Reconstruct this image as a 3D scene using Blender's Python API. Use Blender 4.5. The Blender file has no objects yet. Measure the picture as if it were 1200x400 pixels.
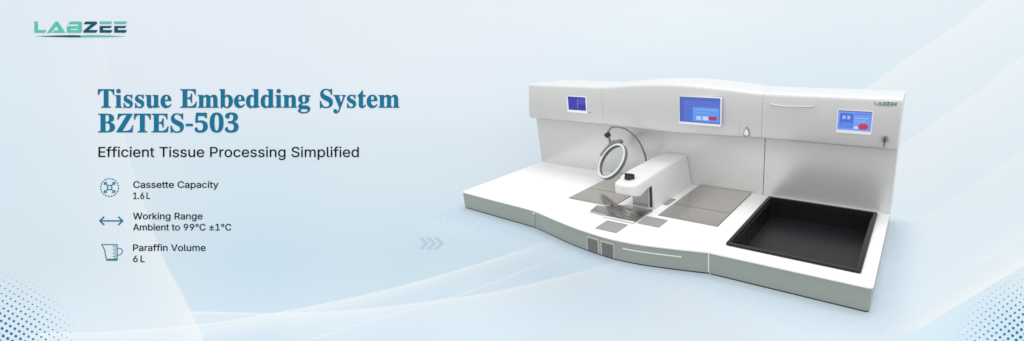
import bpy, bmesh, math
import numpy as np
from mathutils import Vector, Matrix
from mathutils.geometry import tessellate_polygon, delaunay_2d_cdt

# ---------------------------------------------------------------- scene, camera
sc = bpy.context.scene
COL = sc.collection
sc.render.engine = 'CYCLES'
sc.view_settings.view_transform = 'Standard'
sc.view_settings.look = 'None'
sc.view_settings.exposure = 0.0
sc.view_settings.gamma = 1.0
sc.view_settings.use_curve_mapping = False

F_PX, CX, CY = 556.8731, 737.7919, 186.8748          # focal length and principal point for a 1200 px wide frame
CAM = Vector((1.55215, -1.17897, 0.68733))
FWD = Vector((-0.51266338, 0.81511255, -0.26975507)).normalized()
RGT = Vector((0.85138407, 0.52323756, -0.03698145)).normalized()
UPV = RGT.cross(FWD).normalized()
cd = bpy.data.cameras.new('camera')
cam = bpy.data.objects.new('camera', cd); COL.objects.link(cam); sc.camera = cam
cd.sensor_width = 36.0; cd.sensor_fit = 'HORIZONTAL'
cd.lens = 36.0 * F_PX / 1200
cd.shift_x = (600 - CX) / 1200; cd.shift_y = (CY - 200) / 1200
cd.clip_start = 0.02; cd.clip_end = 100
M = Matrix((RGT, UPV, -FWD)).transposed().to_4x4(); M.translation = CAM
cam.matrix_world = M

# ---------------------------------------------------------------- materials
def lin(c):
    return tuple(((x / 255) / 12.92 if x / 255 <= .04045 else ((x / 255 + .055) / 1.055) ** 2.4) for x in c)
def mat(name, rgb, rough=.5, metal=0.0, coat=0.0, bump=0.0, bscale=60, var=0.0, stretch=None, spec=.5, emit=None, estr=1.0):
    m = bpy.data.materials.new(name); m.use_nodes = True
    nt = m.node_tree; b = nt.nodes['Principled BSDF']
    b.inputs['Base Color'].default_value = (*rgb, 1)
    b.inputs['Roughness'].default_value = rough
    b.inputs['Metallic'].default_value = metal
    b.inputs['Coat Weight'].default_value = coat
    b.inputs['Specular IOR Level'].default_value = spec
    if emit:
        b.inputs['Emission Color'].default_value = (*emit, 1); b.inputs['Emission Strength'].default_value = estr
    tc = nt.nodes.new('ShaderNodeTexCoord'); mp = nt.nodes.new('ShaderNodeMapping')
    nt.links.new(tc.outputs['Object'], mp.inputs['Vector'])
    if stretch: mp.inputs['Scale'].default_value = stretch
    if bump or var:
        n = nt.nodes.new('ShaderNodeTexNoise'); n.inputs['Scale'].default_value = bscale; n.inputs['Detail'].default_value = 4
        nt.links.new(mp.outputs['Vector'], n.inputs['Vector'])
        if bump:
            bp = nt.nodes.new('ShaderNodeBump'); bp.inputs['Strength'].default_value = bump; bp.inputs['Distance'].default_value = .002
            nt.links.new(n.outputs['Fac'], bp.inputs['Height']); nt.links.new(bp.outputs['Normal'], b.inputs['Normal'])
        if var:
            r = nt.nodes.new('ShaderNodeMapRange'); r.inputs['To Min'].default_value = rough - var; r.inputs['To Max'].default_value = rough + var
            nt.links.new(n.outputs['Fac'], r.inputs['Value']); nt.links.new(r.outputs['Result'], b.inputs['Roughness'])
            mx = nt.nodes.new('ShaderNodeMix'); mx.data_type = 'RGBA'
            mx.inputs['A'].default_value = (*[x * (1 - var * .5) for x in rgb], 1); mx.inputs['B'].default_value = (*[min(1, x * (1 + var * .5)) for x in rgb], 1)
            nt.links.new(n.outputs['Fac'], mx.inputs['Factor']); nt.links.new(mx.outputs['Result'], b.inputs['Base Color'])
    return m
def pale(name, rgb, estr=1.0):                        # lit display element
    return mat(name, (0.02, 0.02, 0.03), .25, emit=lin(rgb), estr=estr)
def ink(name, rgb):
    return mat(name, lin(rgb), .9, spec=0.0)

WHITE = mat('white_enamel', (.70, .70, .70), .32, var=.06, bscale=7)
WORK = mat('white_worktop', (.80, .80, .80), .38, var=.05, bscale=9)
HEAD = mat('head_enamel', (.67, .67, .67), .30, metal=.2, var=.03, bscale=6)
WALLM = mat('wall_enamel', (.68, .68, .68), .26, metal=.45, var=.03, bscale=5)
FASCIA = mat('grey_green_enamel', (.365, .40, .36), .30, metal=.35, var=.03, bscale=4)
STEEL = mat('brushed_steel', (.52, .50, .465), .17, metal=.9, var=.05, bscale=4, stretch=(1, 3, 1))
STEEL2 = mat('polished_steel', (.55, .53, .50), .14, metal=1.0, var=.05, bscale=6, bump=.08)
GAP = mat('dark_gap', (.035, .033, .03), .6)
MAT_GREY = mat('grey_pad', (.28, .28, .285), .6, var=.06, bscale=40)
VENT = mat('dark_grille', (.16, .168, .16), .55)
VFRAME = mat('pale_grille_frame', (.55, .56, .52), .4)
BLACK = mat('black_plastic', (.008, .008, .009), .27, var=.04, bscale=20, spec=.30)
BLACK2 = mat('black_plate', (.014, .014, .018), .36, var=.06, bscale=12, spec=.3)
KNOB = mat('black_knob', (.010, .010, .011), .45)
CHROME = mat('chrome', (.62, .62, .62), .2, metal=1.0)
CABLE = mat('grey_metal_hose', (.20, .19, .175), .35, metal=.6)
RINGW = mat('silver_lamp_ring', (.85, .85, .85), .22, metal=.6)
RINGD = mat('dark_rubber_edge', (.16, .16, .155), .45)
BRACKET = mat('grey_bracket', (.22, .22, .21), .45, metal=.3)
BEZEL = mat('white_bezel', (.88, .89, .92), .3)
RECESS = mat('blue_grey_panel', (.36, .39, .40), .3, metal=.5)
DROP = mat('drop_outline', (.30, .31, .38), .4)

# ---------------------------------------------------------------- mesh helpers
def link(name, bm, m, parent=None, label=None, smooth=True):
    bmesh.ops.recalc_face_normals(bm, faces=bm.faces)
    me = bpy.data.meshes.new(name); bm.to_mesh(me); bm.free()
    if m: me.materials.append(m)
    if smooth:
        me.polygons.foreach_set('use_smooth', [True] * len(me.polygons))
        me.set_sharp_from_angle(angle=math.radians(35))
    o = bpy.data.objects.new(name, me); COL.objects.link(o)
    if parent: o.parent = parent
    if label: o['label'] = label
    return o
def box(bm, x0, x1, y0, y1, z0, z1, bev=0.0):
    v = [bm.verts.new((x, y, z)) for z in (z0, z1) for y in (y0, y1) for x in (x0, x1)]
    fs = [bm.faces.new([v[i] for i in q]) for q in ((0, 1, 3, 2), (4, 5, 7, 6), (0, 1, 5, 4), (2, 3, 7, 6), (0, 2, 6, 4), (1, 3, 7, 5))]
    if bev:
        es = list({e for f in fs for e in f.edges})
        bmesh.ops.bevel(bm, geom=es, offset=bev, segments=3, profile=.5, affect='EDGES')
def BX(name, x0, x1, y0, y1, z0, z1, m, parent, bev=.0015, label=None):
    bm = bmesh.new(); box(bm, x0, x1, y0, y1, z0, z1, bev); return link(name, bm, m, parent, label)
def prism(bm, loops, z0, z1, bev=0):
    """loops: outer polygon then holes, in XY; extruded z0..z1"""
    L3 = [[Vector((x, y, 0)) for x, y in l] for l in loops]
    flat = [p for l in L3 for p in l]
    tris = tessellate_polygon(L3)
    lo = [bm.verts.new((p.x, p.y, z0)) for p in flat]; hi = [bm.verts.new((p.x, p.y, z1)) for p in flat]
    for t in tris:
        try: bm.faces.new([hi[i] for i in t]); bm.faces.new([lo[i] for i in reversed(t)])
        except ValueError: pass
    k = 0
    for l in loops:
        n = len(l)
        for i in range(n):
            a, b = k + i, k + (i + 1) % n
            bm.faces.new((lo[a], lo[b], hi[b], hi[a]))
        k += n
def loft(bm, rings, closed=True, caps=True):
    R = [[bm.verts.new(p) for p in r] for r in rings]
    n = len(R[0])
    for a, b in zip(R, R[1:]):
        for i in range(n if closed else n - 1):
            j = (i + 1) % n
            bm.faces.new((a[i], a[j], b[j], b[i]))
    if caps:
        bm.faces.new(R[0]); bm.faces.new(list(reversed(R[-1])))
def tube(bm, pts, r, seg=10, caps=True):
    pts = [Vector(p) for p in pts]; rings = []
    nrm = None
    for i, p in enumerate(pts):
        t = (pts[min(i + 1, len(pts) - 1)] - pts[max(i - 1, 0)]).normalized()
        if nrm is None: nrm = t.orthogonal().normalized()
        nrm = (nrm - t * nrm.dot(t)).normalized(); bn = t.cross(nrm)
        rr = r[i] if isinstance(r, (list, tuple)) else r
        rings.append([p + nrm * rr * math.cos(a) + bn * rr * math.sin(a) for a in [2 * math.pi * k / seg for k in range(seg)]])
    loft(bm, rings, True, caps)
def catmull(P, n=8):
    P = [Vector(p) for p in P]; Q = []
    for i in range(len(P) - 1):
        p0, p1, p2, p3 = P[max(i - 1, 0)], P[i], P[i + 1], P[min(i + 2, len(P) - 1)]
        for k in range(n):
            t = k / n
            Q.append(.5 * ((2 * p1) + (p2 - p0) * t + (2 * p0 - 5 * p1 + 4 * p2 - p3) * t * t + (-p0 + 3 * p1 - 3 * p2 + p3) * t ** 3))
    Q.append(P[-1]); return Q
def rrect(x0, x1, y0, y1, r, n=5):
    out = []
    for cx, cy, a0 in ((x1 - r, y1 - r, 0), (x0 + r, y1 - r, 90), (x0 + r, y0 + r, 180), (x1 - r, y0 + r, 270)):
        for k in range(n + 1):
            a = math.radians(a0 + 90 * k / n); out.append((cx + r * math.cos(a), cy + r * math.sin(a)))
    return out
def flat(bm, loops, place):
    """fill polygons (outer + holes) and place(x, y) -> 3D"""
    L3 = [[Vector((x, y, 0)) for x, y in l] for l in loops]
    pts = [p for l in L3 for p in l]
    vs = [bm.verts.new(place(p.x, p.y)) for p in pts]
    for t in tessellate_polygon(L3):
        try: bm.faces.new([vs[i] for i in t])
        except ValueError: pass
def area(l): return .5 * sum(l[i][0] * l[(i + 1) % len(l)][1] - l[(i + 1) % len(l)][0] * l[i][1] for i in range(len(l)))
def inside(p, l):
    c = False
    for i in range(len(l)):
        (x1, y1), (x2, y2) = l[i], l[(i + 1) % len(l)]
        if (y1 > p[1]) != (y2 > p[1]) and p[0] < (x2 - x1) * (p[1] - y1) / (y2 - y1) + x1: c = not c
    return c
def stroke(bm, pts, w, place, closed=False):
    """polyline drawn w wide"""
    n = len(pts); L = []; Rr = []
    for i in range(n):
        if closed: a, b = pts[i - 1], pts[(i + 1) % n]
        else: a, b = pts[max(i - 1, 0)], pts[min(i + 1, n - 1)]
        p = pts[i]
        def nm(u, v):
            d = math.hypot(v[0] - u[0], v[1] - u[1]) or 1; return (-(v[1] - u[1]) / d, (v[0] - u[0]) / d)
        n1 = nm(a, p) if a != p else nm(p, b); n2 = nm(p, b) if b != p else nm(a, p)
        mx, my = n1[0] + n2[0], n1[1] + n2[1]; s = math.hypot(mx, my) or 1; mx /= s; my /= s
        k = 1 / max(.5, mx * n1[0] + my * n1[1])
        L.append((p[0] + mx * w / 2 * k, p[1] + my * w / 2 * k)); Rr.append((p[0] - mx * w / 2 * k, p[1] - my * w / 2 * k))
    vl = [bm.verts.new(place(*q)) for q in L]; vr = [bm.verts.new(place(*q)) for q in Rr]
    for i in range(n if closed else n - 1):
        j = (i + 1) % n; bm.faces.new((vl[i], vl[j], vr[j], vr[i]))
BOARD_LIGHT = np.array([.985, .985, .985])
SHEET_COL = (.48, .58, .66); SHEET_FAC = .42
WORLD = 1.0; KEY = 480; W_LOW = .42; W_HIGH = 1.28
MAG_ANG = .95
SERIF_BOLD = {'-':(108,[[[13,77],[13,103],[95,103],[95,77]]]),
'0':(188,[[[94,-3],[75,-2],[59,4],[45,12],[34,24],[26,38],[19,55],[15,75],[12,97],[11,121],[12,144],[15,166],[19,185],[26,202],[34,217],[45,228],[59,236],[75,241],[94,243],[113,241],[128,236],[142,228],[152,217],[161,202],[168,185],[173,166],[175,144],[176,120],[175,96],[173,75],[168,55],[161,38],[152,24],[141,12],[128,4],[112,-2]],[[94,18],[105,21],[113,30],[119,45],[122,66],[124,91],[124,120],[124,150],[122,175],[119,195],[113,209],[105,218],[94,221],[83,218],[75,209],[70,195],[66,175],[64,150],[63,120],[64,91],[66,66],[70,45],[75,30],[83,21]]]),
'3':(188,[[[82,-3],[66,-3],[52,-1],[40,2],[31,7],[23,12],[17,17],[13,24],[10,30],[9,37],[10,45],[13,51],[18,56],[24,60],[31,62],[38,63],[39,50],[43,39],[49,31],[58,25],[68,21],[79,20],[86,21],[93,22],[100,25],[106,28],[111,33],[115,40],[118,48],[120,58],[121,70],[119,82],[115,92],[107,101],[97,108],[84,112],[69,113],[48,113],[48,134],[70,134],[83,136],[94,140],[102,148],[108,158],[111,170],[112,184],[112,195],[109,204],[105,212],[100,218],[93,221],[85,223],[77,222],[71,219],[66,215],[63,210],[60,203],[58,196],[56,171],[43,171],[32,174],[24,178],[17,184],[13,191],[12,200],[14,212],[20,222],[31,231],[45,238],[64,242],[86,243],[109,242],[127,237],[143,229],[155,218],[162,205],[164,188],[162,174],[157,162],[149,151],[138,141],[126,134],[112,128],[140,119],[148,114],[156,108],[163,101],[168,92],[171,81],[172,69],[171,56],[169,45],[165,35],[159,26],[152,19],[144,12],[135,7],[126,3],[115,0]]]),
'5':(188,[[[82,-3],[67,-3],[53,-1],[42,3],[33,7],[26,12],[20,18],[16,24],[14,30],[13,37],[14,44],[17,50],[21,55],[26,58],[33,60],[40,60],[44,42],[47,36],[51,31],[55,26],[61,23],[69,21],[77,20],[84,21],[91,22],[98,25],[104,29],[109,35],[113,42],[116,50],[118,61],[119,74],[117,89],[113,102],[107,111],[98,118],[86,122],[73,124],[52,122],[36,118],[20,124],[31,240],[158,240],[160,179],[140,179],[138,190],[133,199],[131,201],[127,202],[122,203],[52,203],[47,141],[63,144],[84,146],[108,144],[129,138],[146,128],[159,114],[167,96],[170,74],[169,60],[166,48],[162,37],[156,28],[149,20],[141,14],[132,8],[123,4],[113,1]]]),
'B':(221,[[[8,0],[8,9],[18,10],[26,12],[31,16],[35,22],[37,30],[37,41],[37,184],[35,206],[32,211],[29,214],[26,216],[8,219],[8,228],[110,228],[159,222],[188,204],[198,175],[192,151],[174,134],[143,124],[180,112],[202,92],[209,66],[207,47],[199,30],[186,17],[168,8],[145,2],[119,0]],[[91,126],[94,126],[110,127],[123,130],[132,136],[138,145],[141,157],[142,173],[142,186],[139,198],[135,206],[128,212],[119,216],[108,217],[101,216],[97,215],[94,212],[91,195]],[[111,12],[124,13],[134,18],[142,25],[146,34],[149,48],[150,64],[149,81],[145,94],[139,104],[129,110],[116,114],[99,116],[91,116],[91,33],[91,26],[93,20],[95,17],[99,14],[104,13]]]),
'E':(221,[[[7,0],[7,8],[18,9],[26,11],[31,15],[35,20],[37,28],[38,39],[38,184],[37,197],[35,207],[31,213],[26,216],[18,219],[8,219],[8,228],[199,228],[199,160],[192,160],[188,179],[180,193],[170,203],[156,210],[138,214],[116,215],[100,214],[97,213],[95,211],[93,208],[91,194],[91,123],[97,123],[110,124],[121,128],[130,134],[136,144],[141,157],[144,173],[152,173],[152,59],[144,59],[142,72],[140,82],[137,91],[132,98],[127,103],[120,107],[113,109],[103,111],[93,111],[91,111],[91,34],[92,26],[93,21],[96,17],[100,15],[107,14],[115,14],[131,14],[145,16],[157,19],[167,24],[177,30],[185,37],[193,47],[200,58],[206,72],[215,72],[201,0]]]),
'S':(195,[[[21,-5],[21,79],[31,79],[38,57],[46,39],[56,25],[68,15],[82,9],[98,7],[110,9],[120,12],[128,18],[135,26],[138,35],[139,45],[136,58],[127,70],[112,80],[81,95],[64,105],[49,116],[38,126],[31,138],[26,151],[25,166],[26,179],[29,191],[34,201],[40,211],[48,218],[58,225],[68,229],[80,232],[92,233],[115,231],[141,224],[146,223],[150,222],[155,223],[158,227],[160,233],[170,233],[170,160],[161,160],[157,172],[153,182],[147,192],[140,201],[132,208],[124,214],[115,219],[106,221],[97,222],[86,221],[77,218],[70,213],[64,207],[61,199],[60,190],[61,182],[64,175],[69,168],[75,162],[84,157],[94,151],[127,136],[139,130],[150,123],[159,117],[166,109],[171,102],[175,94],[178,86],[179,76],[180,66],[179,53],[175,40],[169,29],[162,19],[152,11],[140,4],[127,-1],[112,-4],[96,-5],[79,-4],[63,0],[49,5],[42,6],[35,4],[31,-5]]]),
'T':(212,[[[46,0],[46,9],[57,9],[65,12],[71,15],[75,21],[77,29],[78,40],[78,217],[75,217],[58,215],[44,210],[33,202],[24,190],[18,176],[14,159],[5,159],[5,228],[205,228],[205,158],[197,158],[187,191],[166,210],[134,217],[132,217],[132,40],[132,29],[135,21],[138,15],[144,12],[153,9],[164,9],[164,0]]]),
'Z':(221,[[[10,0],[10,5],[138,215],[107,215],[93,214],[81,213],[71,210],[62,206],[54,200],[47,193],[41,184],[36,172],[31,158],[22,158],[29,228],[203,228],[203,222],[77,14],[120,14],[141,16],[160,22],[175,31],[187,43],[196,61],[203,82],[212,82],[203,0]]]),
'b':(180,[[[21,-6],[21,194],[21,203],[20,210],[18,214],[15,217],[11,219],[4,220],[4,228],[69,228],[69,139],[81,150],[95,157],[110,159],[122,158],[132,155],[142,149],[150,142],[157,133],[163,123],[167,111],[170,97],[171,83],[170,67],[167,51],[161,38],[154,25],[145,15],[135,6],[123,0],[110,-4],[96,-5],[81,-3],[67,3],[52,14],[27,-6]],[[91,7],[102,9],[110,15],[116,25],[120,39],[122,57],[123,80],[122,99],[119,114],[116,125],[110,134],[102,138],[92,140],[87,139],[82,138],[78,135],[74,131],[71,126],[69,121],[69,34],[72,19],[79,10]]]),
'd':(185,[[[70,-5],[59,-4],[48,0],[39,5],[30,13],[23,22],[17,33],[13,46],[11,59],[10,74],[11,90],[13,105],[18,119],[24,131],[32,141],[41,149],[51,154],[61,158],[73,159],[88,157],[100,151],[111,140],[111,200],[111,207],[109,212],[106,215],[102,217],[96,219],[88,220],[88,228],[160,228],[160,38],[162,20],[165,17],[170,15],[177,14],[177,5],[157,4],[136,1],[111,-5],[111,19],[101,6],[87,-2]],[[86,14],[91,15],[96,17],[101,21],[105,25],[109,31],[111,38],[111,121],[110,126],[107,131],[103,135],[98,138],[93,140],[87,140],[78,139],[70,133],[65,125],[62,113],[59,96],[59,77],[59,57],[61,41],[65,29],[70,21],[77,16]]]),
'e':(151,[[[77,-5],[64,-4],[53,0],[42,5],[33,13],[25,23],[18,34],[14,48],[11,62],[10,79],[11,94],[14,108],[19,120],[26,131],[34,141],[43,149],[54,155],[66,158],[79,159],[97,157],[112,151],[124,140],[134,126],[139,108],[141,87],[141,83],[58,83],[63,49],[77,28],[100,21],[112,24],[124,31],[135,43],[142,36],[124,13],[102,0]],[[58,96],[101,96],[101,107],[100,120],[99,131],[97,139],[93,144],[88,147],[81,148],[68,143],[61,128],[58,102]]]),
'g':(164,[[[73,-70],[53,-69],[37,-66],[24,-61],[15,-54],[9,-46],[7,-37],[10,-27],[19,-19],[34,-13],[22,-5],[14,4],[12,15],[13,23],[16,30],[21,37],[29,43],[39,49],[51,55],[29,67],[16,84],[11,106],[12,116],[15,125],[20,134],[26,141],[34,147],[44,152],[54,156],[66,158],[79,159],[92,158],[104,156],[117,152],[158,152],[158,134],[134,134],[141,124],[144,113],[146,102],[145,92],[142,84],[138,76],[132,69],[125,63],[117,58],[107,54],[97,52],[86,51],[78,52],[71,52],[65,52],[60,50],[56,47],[53,44],[51,40],[50,36],[53,29],[59,26],[71,25],[88,25],[104,24],[118,23],[129,20],[139,17],[146,12],[151,6],[155,-1],[157,-9],[158,-18],[155,-33],[148,-46],[136,-56],[120,-64],[98,-69]],[[79,62],[86,63],[91,67],[95,73],[98,81],[99,92],[100,105],[99,119],[98,130],[95,138],[91,144],[86,147],[79,148],[72,147],[66,144],[62,138],[59,130],[58,119],[57,105],[58,92],[59,81],[62,73],[66,67],[72,63]],[[80,-58],[109,-55],[126,-47],[132,-33],[131,-28],[128,-24],[125,-21],[119,-19],[112,-18],[102,-17],[48,-17],[42,-23],[38,-29],[37,-36],[38,-42],[41,-47],[47,-52],[56,-55],[67,-57]]]),
'i':(99,[[[50,181],[44,182],[38,184],[32,188],[28,193],[26,199],[25,206],[26,213],[28,219],[32,224],[38,228],[44,231],[50,232],[57,231],[63,228],[68,224],[72,219],[75,213],[76,206],[75,199],[72,193],[68,188],[63,184],[57,182]],[[9,0],[9,8],[15,9],[20,10],[23,13],[25,16],[26,21],[26,28],[26,126],[23,142],[21,145],[16,146],[10,147],[10,155],[74,155],[74,28],[77,13],[80,11],[84,9],[90,8],[90,0]]]),
'm':(277,[[[9,0],[9,8],[15,9],[19,10],[22,13],[25,16],[26,21],[26,28],[26,127],[23,142],[20,145],[15,146],[9,147],[9,155],[73,155],[73,132],[87,147],[102,156],[119,159],[138,156],[152,146],[160,131],[174,146],[190,156],[209,159],[233,153],[247,135],[252,106],[252,28],[255,13],[258,10],[262,9],[268,8],[268,0],[189,0],[189,8],[194,9],[199,10],[201,13],[205,28],[205,108],[202,129],[199,133],[195,135],[189,136],[179,134],[170,128],[162,119],[162,28],[165,13],[168,10],[172,9],[178,8],[178,0],[100,0],[100,8],[105,9],[110,10],[112,13],[116,28],[116,108],[113,129],[110,133],[106,135],[100,136],[90,134],[81,128],[73,118],[73,28],[76,13],[79,11],[83,9],[89,8],[89,0]]]),
'n':(190,[[[9,0],[9,8],[15,9],[19,10],[22,13],[25,16],[26,21],[26,28],[26,127],[23,142],[20,145],[15,146],[9,147],[9,155],[74,155],[74,134],[87,148],[103,156],[122,159],[146,153],[160,135],[165,106],[165,28],[166,22],[167,17],[169,13],[172,10],[176,9],[182,8],[182,0],[101,0],[101,8],[103,8],[111,10],[116,17],[118,28],[118,108],[115,129],[112,133],[107,135],[101,136],[91,134],[82,128],[74,118],[74,28],[77,13],[80,10],[84,9],[90,8],[90,0]]]),
's':(144,[[[76,-5],[66,-4],[55,-2],[43,3],[37,4],[32,3],[28,0],[26,-4],[18,-4],[18,53],[27,53],[30,40],[36,29],[43,19],[52,13],[61,9],[70,7],[78,8],[84,10],[89,13],[93,18],[95,23],[96,29],[94,38],[88,46],[78,52],[53,65],[43,71],[34,77],[27,85],[22,92],[19,101],[18,110],[20,123],[25,135],[32,145],[43,153],[56,158],[71,160],[83,158],[99,154],[103,153],[106,152],[110,153],[113,156],[115,160],[122,160],[122,111],[114,111],[110,122],[105,131],[98,139],[91,144],[83,147],[75,148],[68,148],[62,146],[58,143],[55,139],[53,135],[52,130],[53,125],[55,120],[58,116],[73,106],[96,95],[106,89],[114,83],[121,76],[125,68],[128,58],[129,47],[127,32],[122,20],[114,9],[103,1],[90,-3]]]),
't':(114,[[[62,-5],[50,-4],[40,0],[33,5],[28,13],[25,23],[24,36],[24,139],[10,139],[10,150],[44,185],[64,212],[72,212],[72,155],[104,155],[104,139],[72,139],[72,41],[75,25],[77,22],[80,21],[84,20],[91,22],[98,28],[103,37],[111,33],[99,12],[82,-1]]]),
'u':(187,[[[65,-5],[52,-4],[41,1],[33,9],[27,19],[24,32],[23,48],[23,124],[20,141],[17,144],[12,146],[6,147],[6,155],[71,155],[71,37],[71,32],[73,27],[75,23],[79,20],[83,18],[88,18],[98,19],[107,25],[114,33],[114,124],[114,132],[113,137],[110,142],[107,145],[102,146],[95,147],[95,155],[162,155],[162,35],[162,28],[163,23],[166,19],[169,17],[174,16],[180,15],[180,6],[160,5],[138,1],[114,-5],[114,20],[108,13],[101,7],[93,2],[84,-2],[75,-4]]]),
'y':(150,[[[26,-70],[18,-69],[11,-67],[5,-62],[0,-57],[-2,-50],[-3,-42],[-3,-36],[-1,-31],[2,-27],[7,-23],[12,-21],[18,-20],[23,-20],[28,-22],[32,-25],[35,-28],[37,-33],[37,-38],[37,-41],[37,-44],[38,-47],[40,-49],[43,-49],[47,-48],[52,-44],[57,-37],[65,-22],[70,-2],[18,125],[12,138],[8,144],[-2,147],[-2,155],[81,155],[81,147],[68,145],[66,143],[65,141],[64,137],[65,133],[66,128],[93,59],[115,121],[118,130],[119,137],[118,140],[117,143],[115,145],[101,147],[101,155],[150,155],[150,147],[145,146],[142,144],[139,140],[130,121],[81,-12],[65,-48],[59,-55],[54,-61],[48,-65],[41,-68],[34,-70]]])}
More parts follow.
